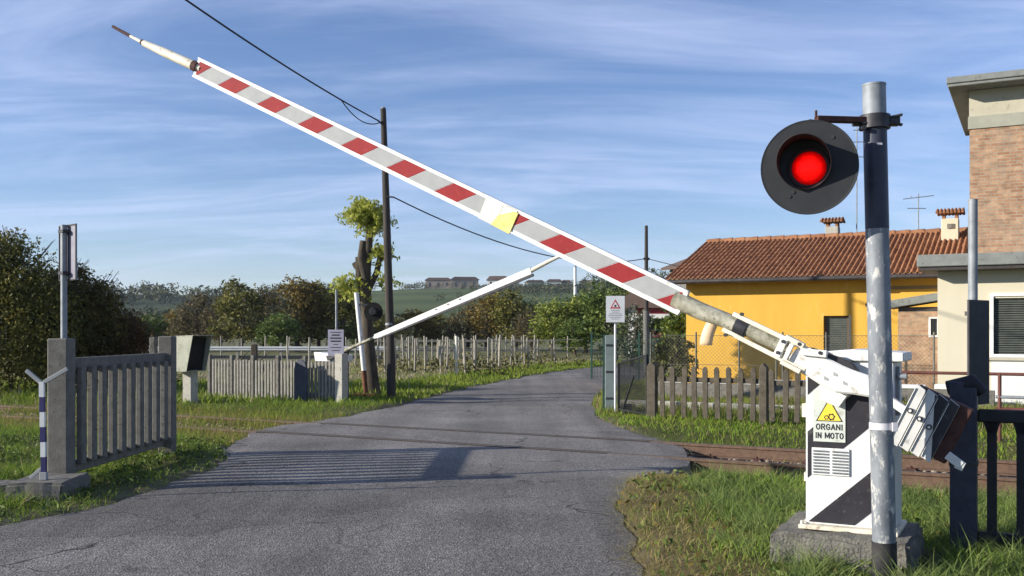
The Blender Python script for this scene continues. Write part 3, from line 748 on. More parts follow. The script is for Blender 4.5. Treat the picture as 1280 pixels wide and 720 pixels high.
m = MB(); m.prism([(.96, -.03), (1.06, -.055), (4.9, -.075), (4.9, .06), (1.0, .05)], .045, BM); m.build('arm_board', M['edge_white'], t, .004)
m = MB(); m.prism([(1.1, -.085), (4.92, -.125), (4.92, -.077), (1.1, -.057)], .05, BM); m.build('lower_dark_strip', M['steel_dark'], t)  # thin dark strip below the board, widening towards the tip
m = MB()
for s in (2.6, 2.9, 3.2): m.prism([(s, .01), (s+.06, .01), (s+.06, .03), (s, .03)], .003, Matrix.Translation((0, -.0455, 0)) @ BM)
m.build('scuff', M['steel_dark'], t)
m = MB(); m.tube([B(4.9, .0), B(5.3, .03), B(5.75, .05)], [.045, .04, .025], 8); m.build('arm_tip', M['cream_paint'], t)

# far signal, seen from behind
t = thing('crossing_signal', (-3.38, 22.45, 0), 0, 'unlit round black signal on a leaning white pole in front of the lopped tree', 'signal')
m = MB(); m.tube([(0, 0, .62), (-.17, 0, 2.40)], .055, 12); pole = m.build('pole', M['white_paint'], t)
m = MB(); m.tube([(.05, 0, 0), (0, 0, .62)], .058, 12); m.box((.02, 0, .06), (.5, .35, .08)); m.build('rusty_foot', M['rust'], pole)
m = MB(); m.bar((-.15, -.02, 2.12), (.18, -.08, 2.12), .03, .05); m.build('bracket', M['steel_dark'], t)
c = Vector((.235, -.1, 1.96))
m = MB(); m.tube([c+Vector((0, -.02, 0)), c+Vector((0, .0, 0))], .215, 32); dsk = m.build('backboard', M['hood_dark'], t)
m = MB(); m.tube([c+Vector((0, -.12, 0)), c+Vector((0, -.021, 0))], [.07, .10], 20); m.build('lamp_housing', M['steel_dark'], dsk)

# picket fence, right, beyond the track
pf = (2.39, 16.8)
t = thing('picket_fence', (pf[0], pf[1], 0), -TA, 'old brown picket fence with pointed pales beyond the track on the right', 'fence')
slat_panel((.10, 0), (1.82, 0), 9, .088, .026, .06, .93, M['fence_brown'], t, (.70,), .085, .04, .05, jitter=.012, lean=.03)
slat_panel((1.96, 0), (3.5, 0), 8, .088, .026, .06, .91, M['fence_brown'], t, (.68,), .085, .04, .05, jitter=.012, lean=.03)
for x, w, h in ((0, .16, .98), (1.90, .13, .98), (3.55, .13, .95)):
    m = MB(); m.prism([(-w/2, -.1), (w/2, -.1), (w/2, h-.06), (0, h+.02), (-w/2, h-.06)], .14, Matrix.Translation((x, .09, 0)) @ XZ()); m.build('post', M['fence_brown'], t, .012)
# sheet post, wire gate and box
t = thing('gate_post', (1.84, 18.55, 0), R(-8), 'flat grey green gate post standing left of the red triangle sign', 'post')
m = MB(); m.span((-.085, -.04, -.05), (.10, .04, 1.44)); m.build('sheet', M['gate_green'], t, .01)
m = MB(); m.box((-.11, 0, .72), (.035, .06, 1.44)); m.build('edge_angle', M['green_fence'], t)
m = MB()
for z in (.25, .75, 1.25): m.box((0, -.043, z), (.14, .006, .04))
m.build('hinge_strap', M['steel_dark'], t)
a, b = Vector((1.97, 18.15, 0)), Vector((2.33, 16.98, 0)); d = b-a; L = d.length
t = thing('wire_gate', a, math.atan2(d.y, d.x), 'black wire mesh gate panel sagging between the sign pole and the picket fence', 'gate')
m = MB(); ztop = lambda x: .93+.17*x/L
m.bar((0, 0, .02), (0, 0, ztop(0)), .04, .04); m.bar((L, 0, .05), (L, 0, ztop(L)), .04, .04); m.bar((0, 0, ztop(0)), (L, 0, ztop(L)), .03, .03); m.bar((0, 0, .08), (L, 0, .08), .03, .03)
m.bar((.2, 0, .1), (L*.55, 0, .72), .03, .03)
m.build('frame', M['mesh_black'], t)
m = MB()
for k in range(1, 42): x = L*k/42; m.bar((x, 0, .09), (x, 0, ztop(x)), .006, .006)
for k in range(1, 26): z = .1+k*.037; m.bar((0, 0, z), (L, 0, z), .006, .006)
m.build('wire_mesh', M['mesh_black'], t)
t = thing('utility_box', (2.1, 18.0, 0), R(-20), 'small black box on the ground below the wire gate', 'box')
m = MB(); m.span((-.075, -.07, 0), (.075, .07, .16)); m.build('body', M['near_black'], t, .006)
m = MB(); m.span((-.083, -.078, .161), (.083, .078, .18)); m.build('lid', M['steel_dark'], t, .003)

# low wall with pale coping and the chain link fence above it
t = thing('low_wall', (3.0, 22.0, 0), -TA, 'low grey wall with broken pale coping behind the picket fence', 'wall')
m = MB(); m.span((.25, 0, -.1), (7.0, .16, .38)); m.build('wall', M['concrete'], t, .01)
m = MB(); x = .3
while x < 6.9:
    w = random.uniform(.18, .55); h = random.uniform(.05, .12)
    m.span((x, -.02, .382), (min(x+w, 6.95), .18, .382+h)); x += w+random.uniform(.03, .35)
m.build('coping', M['white_wall'], t, .01)
t = thing('low_kerb', (2.2, 19.4, 0), -TA, 'bare concrete kerb strip in the weeds behind the wire gate', 'kerb')
m = MB(); m.span((-.1, 0, -.05), (5.2, .15, .16)); m.build('strip', M['concrete_pale'], t, .015)
t = thing('chain_link_fence', (3.75, 22.9, 0), -TA, 'rusty chain link fence on thin posts in front of the yellow house', 'fence')
xs = [-.55, .55, 1.55, 2.38, 2.52, 3.45, 4.7, 5.6]
for x in xs:
    m = MB(); m.tube([(x, 0, 0), (x, 0, 1.5)], .021, 8); m.build('post', M['mesh_wire'], t)
m = MB(); x0, x1, z0, z1 = xs[0], xs[-1], .1, 1.42; st_ = .085
k = x0-(z1-z0)
while k < x1:
    for sgn in (1, -1):
        # wire from (k, z0) to (k+h, z1), clipped to the panel
        a0, a1 = max(k, x0), min(k+(z1-z0), x1)
        if a1 > a0:
            za, zb = z0+(a0-k), z0+(a1-k)
            if sgn < 0: za, zb = z0+z1-za, z0+z1-zb
            m.bar((a0, 0, za), (a1, .004*sgn, zb), .0042, .0042)
    k += st_
m.build('wire_mesh', M['mesh_wire'], t)
m = MB()
for z in (.1, .75, 1.42): m.tube([(x0, 0, z), (x1, 0, z)], .006, 5)
m.build('tension_wire', M['mesh_wire'], t)
t = thing('green_mesh_fence', (4.1, 31.0, 0), -R(12), 'dark green mesh fence left of the yellow house below the white and red house', 'fence')
for k in range(6):
    m = MB(); m.box((k*.75-1.6, 0, .75), (.06, .06, 1.5)); m.build('post', M['green_fence'], t)
m = MB()
for k in range(40): m.bar((-1.6+k*.094, 0, .05), (-1.6+k*.094, 0, 1.4), .008, .008)
for k in range(10): m.bar((-1.6, 0, .08+k*.145), (2.15, 0, .08+k*.145), .008, .008)
m.build('wire_mesh', M['green_fence'], t)

# pipe handrail in front of the station
t = thing('pipe_handrail', (5.55, 13.9, 0), -TA, 'thin rust brown pipe handrail in front of the cream station building', 'handrail')
for z, mt in ((.93, 'pipe_brown'), (.62, 'galv_dull'), (.46, 'pipe_brown')):
    m = MB(); m.tube([(-.25 if z > .9 else 1.15, 0, z), (5.5, 0, z)], .022, 8); m.build('pipe', M[mt], t)
for x in (-.2, 1.2, 2.9, 4.6):
    m = MB(); m.tube([(x, 0, -.1), (x, 0, .95)], .024, 8); m.build('post', M['pipe_brown'], t)

# ================================================================== poles and wires
t = thing('utility_pole', (-2.65, 21.7, 0), 0, 'tall dark wooden utility pole at the left road edge beside the lopped tree', 'utility pole')
m = MB(); m.tube([(0, 0, -.2), (-.03, 0, 1.2), (-.12, 0, 4.2), (-.19, 0, 6.42)], [.10, .095, .08, .062], 14); m.build('pole', M['creosote'], t)
m = MB(); m.tube([(-.18, -.06, 6.05), (-.30, -.08, 6.15)], .02, 6); m.tube([(-.13, -.06, 4.48), (.06, -.09, 4.46)], .018, 6); m.build('insulator_arm', M['steel_dark'], t)
m = MB(); m.tube([(-.05, 0, 1.65), (-.052, 0, 1.70)], .098, 14); m.tube([(-.19, 0, 6.42), (-.19, 0, 6.46)], [.065, .04], 10); m.build('strap', M['galv_dull'], t)
t = thing('utility_pole', (5.05, 37.0, 0), 0, 'slim distant utility pole rising behind the red triangle sign', 'utility pole')
m = MB(); m.tube([(0, 0, -.2), (0, 0, 2.3)], .115, 10); m.build('pole_foot', M['grey_pole'], t)
m = MB(); m.tube([(0, 0, 2.3), (0, 0, 5.5)], [.085, .06], 10); m.build('pole', M['creosote'], t)
m = MB(); m.tube([(-.1, 0, 4.25), (.12, 0, 4.25)], .05, 6); m.build('insulator', M['steel_dark'], t)
def wire(pts, r, label, sag=0):
    m = MB(); m.tube(pts, r, 6); o = m.build('overhead_wire', M['cable']); tag(o, label, 'wire')
def sagged(a, b, s, n=24):
    a, b = Vector(a), Vector(b); return [a.lerp(b, i/n) - Vector((0, 0, s*4*(i/n)*(1-i/n))) for i in range(n+1)]
pt = (-2.95, 21.62, 6.15)
q0 = Vector((-5.54, 12.4, 6.78))
w1 = sagged(q0 + (q0-Vector(pt))*.15, Vector(pt)+Vector((-.0, .0, .0)), .16)
wire(w1, .017, 'thick twisted overhead cable running up to the top left from the wooden pole')
wire(sagged(w1[-5], (-2.85, 21.6, 6.12), .22, 10), .011, 'slack loop of cable hanging at the head of the wooden pole')
wire(sagged((-2.60, 21.6, 4.46), (5.05, 37.0, 4.27), .62), .016, 'sagging overhead wire between the wooden pole and the slim distant pole')
wire(sagged((5.05, 37, 4.27), (7.7, 32.5, 3.25), .05, 8), .014, 'short wire from the slim distant pole down to the yellow house')
t = thing('flag_pole', (6.1, 95.0, 0), 0, 'thin white pole standing before the village hill right of the arm tip', 'pole')
m = MB(); m.tube([(0, 0, 0), (0, 0, 7.75)], [.16, .14], 8); m.build('pole', M['white_frame'], t)
m = MB(); m.tube([(0, 0, 7.75), (0, 0, 7.9)], [.16, .08], 8); m.build('cap', M['galv_dull'], t)


# ================================================================== buildings
def ring(m, x0, x1, z0, z1, w, y0, y1):
    """rectangular frame lying in the xz plane"""
    m.span((x0, y0, z0), (x0+w, y1, z1)); m.span((x1-w, y0, z0), (x1, y1, z1))
    m.span((x0+w, y0, z1-w), (x1-w, y1, z1)); m.span((x0+w, y0, z0), (x1-w, y1, z0+w))

def wall_with_holes(m, x0, x1, z0, z1, holes, y0, y1):
    """front wall as strips round rectangular openings (sorted, not overlapping in x)"""
    x = x0
    for hx0, hx1, hz0, hz1 in sorted(holes):
        m.span((x, y0, z0), (hx0, y1, z1))
        if hz0 > z0: m.span((hx0, y0, z0), (hx1, y1, hz0))
        m.span((hx0, y0, hz1), (hx1, y1, z1)); x = hx1
    m.span((x, y0, z0), (x1, y1, z1))

def tiled_roof(x0, x1, y0, zf, yr, zr, mat, parent, name='roof', pitch=.125, rows=12):
    """one slope of barrel tiles from the eave (y0, zf) to the ridge (yr, zr): tile rows overlap in steps"""
    nx = int((x1-x0)/pitch)*10+1; xs = np.linspace(x0, x1, nx)
    sl = np.array([0, yr-y0, zr-zf]); L = np.linalg.norm(sl); e = sl/L; nr = np.array([0, -e[2], e[1]])
    V = []; Q = []
    prof = .055*np.clip((np.cos((xs-x0)/pitch*2*np.pi)+.35)/1.35, 0, 1)**.6
    for r in range(rows):
        jit = RNG.normal(0, .005, nx//10+2); jx = np.repeat(jit, 10)[:nx]
        for s0, hgt in ((r/rows, .030), (r/rows, .038), ((r+1.06)/rows, .026)):
            base = np.array([0, y0, zf]) + sl*min(s0, 1.0)
            lift = prof + hgt + jx*.7 - (.02 if hgt == .030 else 0)
            P = base[None, :] + nr[None, :]*lift[:, None]; P[:, 0] = xs
            P += e[None, :]*jx[:, None]
            V.append(P)
    V = np.concatenate(V); n = len(V)//nx
    for i in range(n-1):
        if i % 3 == 2: continue
        a = i*nx+np.arange(nx-1); Q.append(np.stack([a, a+1, a+nx+1, a+nx], 1))
    o = np_mesh(name, V, np.concatenate(Q), mat=mat, parent=parent)
    return o

# --- yellow house
hs = thing('yellow_house', (4.6, 26.0, 0), -TA, 'long single storey yellow house with a rust red tiled roof', 'house')
HL, HD, ZE, ZR = 6.12, 6.4, 2.93, 4.10
m = MB()
wins = [(3.52, 4.12, .78, 1.90), (5.55, 5.86, 0, 1.92)]
wall_with_holes(m, 0, HL, -.1, ZE, wins, 0, .3)
m.span((0, .3, -.1), (.3, HD, ZE)); m.span((HL-.3, .3, -.1), (HL, HD, ZE)); m.span((.3, HD-.3, -.1), (HL-.3, HD, ZE))
for x in (0, HL-.3): m.prism([(.0, ZE), (HD, ZE), (HD/2, ZR-.09)], .3, Matrix(((0,0,1,x),(1,0,0,0),(0,1,0,0),(0,0,0,1))))
m.build('wall', M['yellow_wall'], hs)
def house_window(parent, x0, x1, z0, z1, shut=True):
    m = MB(); ring(m, x0+.004, x1-.004, z0+.004, z1-.004, .05, .10, .16); fr = m.build('window', M['wood_frame'], parent)
    m = MB(); m.span((x0+.055, .125, z0+.055), (x1-.055, .14, z1-.055)); m.build('pane', M['glass'], fr)
    m = MB(); m.span((x0-.04, -.05, z0-.05), (x1+.04, .09, z0-.003)); m.build('sill', M['concrete'], fr)
    if shut:
        m = MB()
        for k in range(int((z1-z0-.1)/.055)): m.span((x0+.056, .108, z0+.06+k*.055), (x1-.056, .122, z0+.06+k*.055+.044))
        m.build('shutter', M['shutter'], fr)
    return fr
w_ = house_window(hs, *wins[0])
m = MB(); m.span((wins[0][1]-.002, -.004, wins[0][2]), (wins[0][1]+.05, .02, wins[0][3])); m.build('pale_jamb', M['cream_wall'], w_)
x0, x1, z0, z1 = wins[1]
m = MB(); m.span((x0+.003, .12, 0), (x1-.003, .16, z1-.003)); dr = m.build('door', M['wood_frame'], hs); m = MB(); m.box((x0+.06, .10, 1.0), (.03, .04, .12)); m.build('handle', M['steel_dark'], dr)
yo, zo = -.48, ZE-.13
m = MB(); m.span((-.33, yo+.02, ZE-.10), (HL+.30, -.003, ZE-.04)); m.build('soffit', M['soffit'], hs)
rf = tiled_roof(-.40, HL+.55, yo, zo+.04, HD/2, ZR, M['tile'], hs)
m = MB()
m.add([(-.38, yo, zo+.02), (HL+.5, yo, zo+.02), (HL+.5, HD/2, ZR-.03), (-.38, HD/2, ZR-.03), (-.38, yo, zo-.05), (HL+.5, yo, zo-.05), (HL+.5, HD/2, ZR-.10), (-.38, HD/2, ZR-.10)],
      [(0,1,2,3), (4,7,6,5), (0,4,5,1), (3,2,6,7), (0,3,7,4), (1,5,6,2)])
m.add([(-.38, HD/2+.004, ZR-.03), (HL+.5, HD/2+.004, ZR-.03), (HL+.5, HD+.36, zo), (-.38, HD+.36, zo), (-.38, HD+.36, zo-.07), (HL+.5, HD+.36, zo-.07), (HL+.5, HD/2+.004, ZR-.10), (-.38, HD/2+.004, ZR-.10)],
      [(0,1,2,3), (3,2,5,4), (4,5,6,7), (0,3,4,7), (1,6,5,2)])
m.build('roof_deck', M['soffit'], rf)
m = MB()
x = -.40
while x < HL+.5:
    m.tube([(x, HD/2, ZR+.045), (x+.40, HD/2, ZR+.055)], [.085, .10], 10); x += .37
m.build('ridge_tiles', M['tile'], rf)
m = MB(); m.tube([(-.40, yo-.06, zo+.0), (HL+.5, yo-.06, zo-.0)], .062, 10); m.build('gutter', M['gutter'], hs)
m = MB(); m.tube([(4.62, yo-.05, zo-.05), (4.62, -.05, zo-.32), (4.62, -.05, .02)], .045, 8); m.build('downpipe', M['gutter'], hs)
m = MB(); m.tube([(4.56, -.03, 2.16), (4.56, .0, 2.16)], .055, 10)
for z in (2.22, 1.95): m.tube([(4.80, -.06, z), (4.80, -.002, z)], .065, 10)
m.build('wall_vent', M['steel_dark'], hs)
m = MB(); m.span((4.66, -.03, 2.52), (HL, -.002, 2.60)); m.build('string_course', M['soffit'], hs)
def chimney(name, loc, w, zb, zt, body, label, group=None):
    t = thing(name, loc, -TA, label, 'chimney', group)
    m = MB(); m.span((-w/2, -w/2, zb), (w/2, w/2, zt)); m.build('shaft', body, t, .01)
    m = MB()
    for a in (-1, 1):
        for b in (-1, 1): m.box((a*(w/2-.05), b*(w/2-.05), zt+.07), (.07, .07, .13))
    m.build('cap_leg', M['tile'], t)
    m = MB(); k = int((w+.2)/.085)
    for i in range(k+1):
        x = -w/2-.10+i*(w+.20)/k
        for s in (-1, 1): m.tube([(x, s*.0, zt+.255), (x, s*(w/2+.12), zt+.15)], .034, 8)
    m.prism([(-w/2-.1, zt+.135), (w/2+.1, zt+.135), (0, zt+.245)], w+.2, Matrix(((0,0,1,-w/2-.1),(1,0,0,0),(0,1,0,0),(0,0,0,1))))
    m.build('tile_cap', M['tile'], t)
    return t
w2 = lambda lx, ly: (4.6+CT*lx+ST*ly, 26-ST*lx+CT*ly, 0)
ch = chimney('chimney', w2(6.22, 2.5), .40, 3.7, 4.40, M['cream_wall'], 'square pale yellow chimney with a tiled cap by the brick tower')
m = MB(); m.box((.02, -.215, 4.2), (.16, .03, .12)); m.tube([(.02,-.24,4.2),(.02,-.225,4.2)], .05, 10); m.build('vent_plate', M['concrete'], ch)
chimney('chimney', w2(2.95, 4.5), .36, 3.5, 4.55, M['concrete_pale'], 'small grey chimney with a dark tiled cap behind the middle of the yellow house roof')
def antenna(loc, zb, zt, bars, label, r=.014, rz=0):
    t = thing('tv_antenna', loc, rz, label, 'antenna')
    m = MB(); m.tube([(0,0,zb),(0,0,zt)], r*1.3, 6); m.build('mast', M['galv_dull'], t)
    m = MB()
    for z, a, b, tilt in bars: m.tube([(a, 0, z), (b, 0, z+tilt)], r, 5)
    m.build('boom', M['galv_dull'], t)
a = w2(3.6, 4.6); antenna(a, 3.6, 7.4, [(7.32, -.1, .42, 0), (6.98, -.1, .42, 0), (6.55, -.1, .42, 0)], 'tall thin antenna mast with three short bars behind the signal disc', .014, 0)
a = w2(5.35, 3.6); antenna(a, 3.9, 5.25, [(5.10, -.42, .42, .10), (4.85, -.30, .2, 0), (5.14, -.2, -.2, .05)], 'low antenna with crossed bars on the roof beside the yellow chimney', .012)
t = thing('gabled_house', (11.9, 42.0, 0), R(20), 'dark gable tip of another house showing over the yellow house ridge', 'house')
m = MB(); m.span((-2.5, 0, 0), (2.5, 6, 4.5)); m.prism([(-2.5, 4.5), (2.5, 4.5), (0, 5.38)], 6, XZ(0, 6, 0)); m.build('wall', M['concrete_dark'], t)
m = MB()
for s in (-1, 1): m.bar((0, 3, 5.48), (s*2.8, 3, 4.49), 6.6, .12, (0, 0, 1))
m.build('roof', M['tile_far'], t)

# --- station building at the right edge
cb = thing('station_building', (8.65, 20.0, 0), -TA, 'cream station building with a flat grey roof slab and brick upper storey', 'building')
wx = (1.02, 2.30, 1.0, 2.17); wx2 = (1.02, 2.30, .0, .93)
m = MB(); wall_with_holes(m, 0, 5.0, -.1, 2.78, [(wx[0], wx[1], wx[2], wx[3])], 0, .3); m.span((0, .3, -.1), (.3, 5.0, 2.78)); m.build('wall', M['cream_wall'], cb)
m = MB(); m.span((.98, -.012, -.1), (5.0, -.002, .93)); m.build('white_panel', M['white_wall'], cb)
m = MB(); ring(m, wx[0]-.06, wx[1]+.06, wx[2]-.0, wx[3]+.10, .062, -.03, -.003); fr = m.build('window', M['white_frame'], cb)
m = MB(); m.span((wx[0], .12, wx[2]), (wx[1], .14, wx[3])); m.build('pane', M['glass'], fr)
m = MB()
for k in range(26): m.box(((wx[0]+wx[1])/2, .06, wx[2]+.025+k*.045), (wx[1]-wx[0]-.006, .03, .032), Matrix.Rotation(R(-25), 3, 'X'))
m.build('roller_shutter', M['shutter'], fr)
m = MB(); m.span((wx[0]-.12, -.06, .937), (5.0, .02, .995)); m.build('sill', M['band_cream'], fr, .004)
m = MB(); m.span((-.34, -.55, 2.80), (5.2, .85, 3.04)); m.build('roof_slab', M['slab_grey'], cb, .012)
m = MB(); m.span((-.30, -.5, 2.73), (5.2, .8, 2.797)); m.build('slab_edge', M['gutter'], cb)
m = MB(); m.span((.545, .86, 2.0), (5.2, 5.6, 5.72)); m.build('brick_storey', M['brick'], cb)
m = MB(); m.span((.515, .83, 5.723), (5.2, 5.6, 5.98)); m.build('concrete_band', M['band_grey'], cb)
m = MB(); m.span((.535, .85, 5.983), (5.2, 5.6, 6.52)); m.build('plaster_band', M['band_cream'], cb)
m = MB(); m.span((.17, .30, 6.523), (5.6, 6.0, 6.585)); m.span((.146, .27, 6.588), (5.6, 6.0, 6.72)); m.build('top_slab', M['slab_grey'], cb, .012)
# brick shed between the two
sh = thing('brick_shed', (8.65, 20.0, 0), -TA, 'small brick lean to with a sloping grey slab roof beside the yellow house', 'shed')
m = MB(); wall_with_holes(m, -.93, -.02, -.1, 1.95, [(-.27, -.12, 1.42, 1.80)], 1.5, 1.72); m.span((-.93, 1.72, -.1), (-.70, 2.6, 1.95)); m.build('wall', M['brick_shed'], sh)
m = MB(); ring(m, -.30, -.09, 1.39, 1.83, .04, 1.48, 1.497); fr = m.build('window', M['white_frame'], sh); m = MB(); m.span((-.27, 1.56, 1.42), (-.12, 1.58, 1.80)); m.build('pane', M['glass'], fr)
m = MB(); m.bar((-1.15, 1.9, 2.10), (-.02, 1.9, 2.28), 1.1, .17); m.build('roof_slab', M['slab_grey'], sh, .01)
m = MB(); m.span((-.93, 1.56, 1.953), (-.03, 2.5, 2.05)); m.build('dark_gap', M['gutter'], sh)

# --- white and red house beyond the road bend
t = thing('banded_house', (8.1, 60.0, 0), R(-12), 'white house banded in dark red partly hidden behind the slim pole', 'house')
m = MB(); m.span((-.9, 0, 1.5), (2.2, 5, 2.9)); m.span((-1.0, .05, 0), (-.6, 5, 3.1)); m.build('wall', M['white_wall'], t)
m = MB(); m.span((-.55, -.03, 2.62), (2.23, -.002, 2.95)); m.span((-.55, -.03, 1.22), (2.23, -.002, 1.55)); m.build('red_band', M['red_paint'], t)
m = MB(); m.span((-.5, .1, 0), (2.2, 5, 1.2)); m.build('ground_floor', M['green_fence'], t)
m = MB(); m.prism([(-2.0, 2.96), (3.0, 2.96), (1.9, 4.4), (.0, 4.6)], 6, XZ(0, 5.6, 0)); m.build('roof', M['tile_far'], t)
m = MB()
for x in (-.3, .5, 1.3): m.span((x, .06, .2), (x+.4, .095, 1.0))
m.build('window', M['glass'], t)
# small lamp post left of the house
t = thing('garden_lamp', (4.85, 30.0, 0), 0, 'small pale globe lamp on a post left of the yellow house', 'lamp')
m = MB(); m.tube([(0,0,0),(0,0,1.15)], .035, 8); m.build('post', M['concrete_pale'], t)
m = MB(); m.tube([(0,0,1.16),(0,0,1.2),(0,0,1.3),(0,0,1.4),(0,0,1.44)], [.05,.12,.155,.11,.04], 12); m.build('globe', M['white_frame'], t)

# --- village on the ridge
def far_house(px, py0, py1, w, d, roofmat, wallmat, label, rz=0, roofh=.22, wins=3):
    """px, ridge row and foot row as seen in the photograph fix bearing and size"""
    X = (px-640)/F*d; zt = EYE+(HY-py0)*d/F; zb = EYE+(HY-py1)*d/F; ww = w*d/F; hh = zt-zb
    t = thing('village_house', (X, d, zb), rz, label, 'house', None)
    e = hh*(1-roofh)
    m = MB(); m.span((-ww/2, 0, -4), (ww/2, 9, e)); m.build('wall', wallmat, t)
    m = MB(); m.prism([(-ww/2-.8, e+.01), (ww/2+.8, e+.01), (ww/2-ww*.12, hh), (-ww/2+ww*.12, hh)], 10, XZ(0, 9.5, 0)); m.build('roof', roofmat, t)
    m = MB()
    for k in range(wins):
        x = -ww/2+ww*(k+.5)/wins; m.span((x-.6, -.08, e*.35), (x+.6, -.01, e*.75))
    m.build('window', M['glass'], t)
tf, cw_, ww_, bp = M['tile_far'], M['band_cream'], M['white_wall'], worn('brown_plaster', (.24,.20,.165), (.30,.25,.21), .4, .9)
far_house(548, 347, 362, 32, 600, tf, bp, 'broad brown hilltop house farthest left in the village')
far_house(581, 346, 362, 34, 598, tf, bp, 'brown hilltop house just right of the broadest one', .1)
far_house(622, 345, 357, 26, 590, tf, ww_, 'white hilltop house under a dark flat roof above the far white arm', -.1, .45)
far_house(641, 359, 368, 14, 560, tf, ww_, 'tiny pale house low on the slope behind the tip of the far white arm', 0, .3, 1)
far_house(669, 350, 362, 22, 590, tf, cw_, 'pale hilltop house left of the pair of light facades', .1)
far_house(693, 349, 361, 18, 592, tf, ww_, 'light fronted hilltop house in the middle of the right village group', 0, .25, 2)
far_house(708, 350, 361, 11, 594, tf, cw_, 'narrow light hilltop house beside the thin white pole', 0, .3, 2)
far_house(735, 350, 361, 20, 600, tf, bp, 'brown hilltop house right of the thin white pole', -.1)
far_house(762, 352, 361, 20, 600, tf, cw_, 'low grey hilltop house at the right end of the village', .1)
far_house(157, 367, 377, 26, 520, tf, bp, 'lone house on the left hill crest above the dark bushes', .1)

# ================================================================== guardrail, stakes, brush
t = thing('guardrail', (-20.5, 44.0, 0), 0, 'long pale steel guardrail crossing the field behind the track', 'guardrail')
vs = []; pr = [(0, .66), (-.03, .69), (-.03, .72), (.02, .75), (-.03, .78), (-.03, .82), (0, .85)]
m = MB(); vs = [(x, y, z) for x in (0, 8, 15.4) for y, z in pr]; k = len(pr)
m.add(vs, [(r*k+i, r*k+i+1, (r+1)*k+i+1, (r+1)*k+i) for r in range(2) for i in range(k-1)]); o = m.build('beam', M['rail_steel'], t)
o.modifiers.new('t', 'SOLIDIFY').thickness = .012
for i in range(8):
    m = MB(); m.box((.4+i*1.95, .09, .48), (.10, .12, 1.06)); m.build('post', M['stake'], t)
m = MB(); m.span((0, .2, .28), (15.4, .26, .44)); m.build('lower_rail', M['concrete'], t)
stake0 = None
def stake(x, y, h, rz, white=False):
    global stake0
    if stake0 is None:
        m = MB(); m.tube([(0,0,-.1),(.01,0,.6),(.0,.01,1.0)], [.040,.038,.034], 7); stake0 = m.build('vineyard_stake', M['stake']); o = stake0
    else: o = stake0.copy(); COL.objects.link(o)
    o.location = (x, y, 0); o.scale = (1, 1, h); o.rotation_euler = (RNG.normal(0, .03), RNG.normal(0, .03), rz)
    tag(o, 'thin grey wooden stake standing among the low vines left of the road bend', 'stake', 'vineyard stakes')
    return o
def left_lim(y): return np.interp(y, [28, 36, 43, 50], [-1.9, .2, 2.6, 6.5])
for (y0, x0, x1, stp, sl) in ((47.5, -16, -3, .95, .05), (39.6, -9.5, .8, .9, .15), (36.4, -5.0, .2, .9, .15), (32.5, -5.2, -.6, 1.0, .12), (35.0, -4.8, .0, .9, .15), (38.0, -5.6, 1.2, .85, .15), (41.5, -6.2, 2.2, .85, .15), (45.5, -7.0, 3.6, .85, .15)):
    x = x0 + random.random()
    while x < x1:
        y = y0 + sl*(x-x0)
        if x < left_lim(y)-.5: stake(x, y, random.uniform(1.15, 1.42), random.random()*6)
        x += stp*random.uniform(.8, 1.2)
m = MB(); m.tube([(0,0,-.1),(0,0,1.35)], .05, 8); m.tube([(0,0,1.35),(0,0,1.37)], .055, 8)
o = m.build('end_stake', M['stake_white']); o.location = (-1.86, 33.0, 0); tag(o, 'pale thick end stake taller than the vineyard stakes around it', 'stake')
t = thing('vine_wire', (-5.6, 37.9, 0), 0, 'pale wires strung between the vineyard stakes', 'wire')
m = MB()
for (y0, xa, xb) in ((37.95, -5.6, 1.0), (41.45, -6.2, 2.1), (45.45, -7.0, 3.4)):
    for z in (.75, 1.12): m.tube([(xa+5.6, y0-37.9, z), (xb+5.6, y0-37.9+.15*(xb-xa), z)], .014, 5)
m.build('strands', M['stake'], t)
o = MB()
o.box((0, 0, .55), (.16, .14, 1.1)); o.prism([(-.09, 1.1), (.09, 1.1), (.05, 1.16), (-.05, 1.16)], .14, XZ(0, .07, 0)); o = o.build('stub_post', M['fence_brown'], None, .01); o.location = (-7.2, 27.5, 0)
tag(o, 'short dark stub post in the field behind the bleached fence', 'post')

# ================================================================== ground, road, railway
LE = np.array([(-5.2,-12),(-5.1,2),(-4.75,5.6),(-3.98,7.5),(-3.3,9.2),(-3.35,11.5),(-3.75,13),(-4.0,14.8),(-3.75,16),(-3.1,17.3),(-2.4,19.4),(-1.7,24),(-.9,28),(1.2,36),(3.9,43.5),(8.5,50.5),(16,57),(40,66)], float)
RE = np.array([(.75,-12),(.76,0),(.78,6),(.9,8),(1.06,9.8),(1.7,10.7),(2.1,11.3),(2.2,12.4),(2.15,13.7),(1.75,15.2),(1.5,16.8),(1.55,19),(1.8,22),(2.4,25),(4.8,33),(7.8,40),(12,46),(19,52.5),(42,61)], float)
def resample(P, n, sm=3):
    # chord-length smooth, then even steps
    for _ in range(sm):
        Q = [P[0]]
        for a, b in zip(P[:-1], P[1:]): Q += [a*.75+b*.25, a*.25+b*.75]
        Q.append(P[-1]); P = np.array(Q)
    d = np.r_[0, np.cumsum(np.hypot(*np.diff(P, axis=0).T))]
    t = np.linspace(0, d[-1], n)
    return np.c_[np.interp(t, d, P[:, 0]), np.interp(t, d, P[:, 1])]
NS = 420
L_, R_ = resample(LE, NS), resample(RE, NS)
ph = RNG.uniform(0, 6.28, 8)
def wig(y, k): return .05*np.sin(y*2.1+ph[k])+.035*np.sin(y*5.3+ph[k+1])+.02*np.sin(y*13+ph[k+2])
L_[:, 0] += wig(L_[:, 1], 0)+RNG.normal(0, .022, NS); R_[:, 0] += .5*wig(R_[:, 1], 3)+RNG.normal(0, .022, NS)
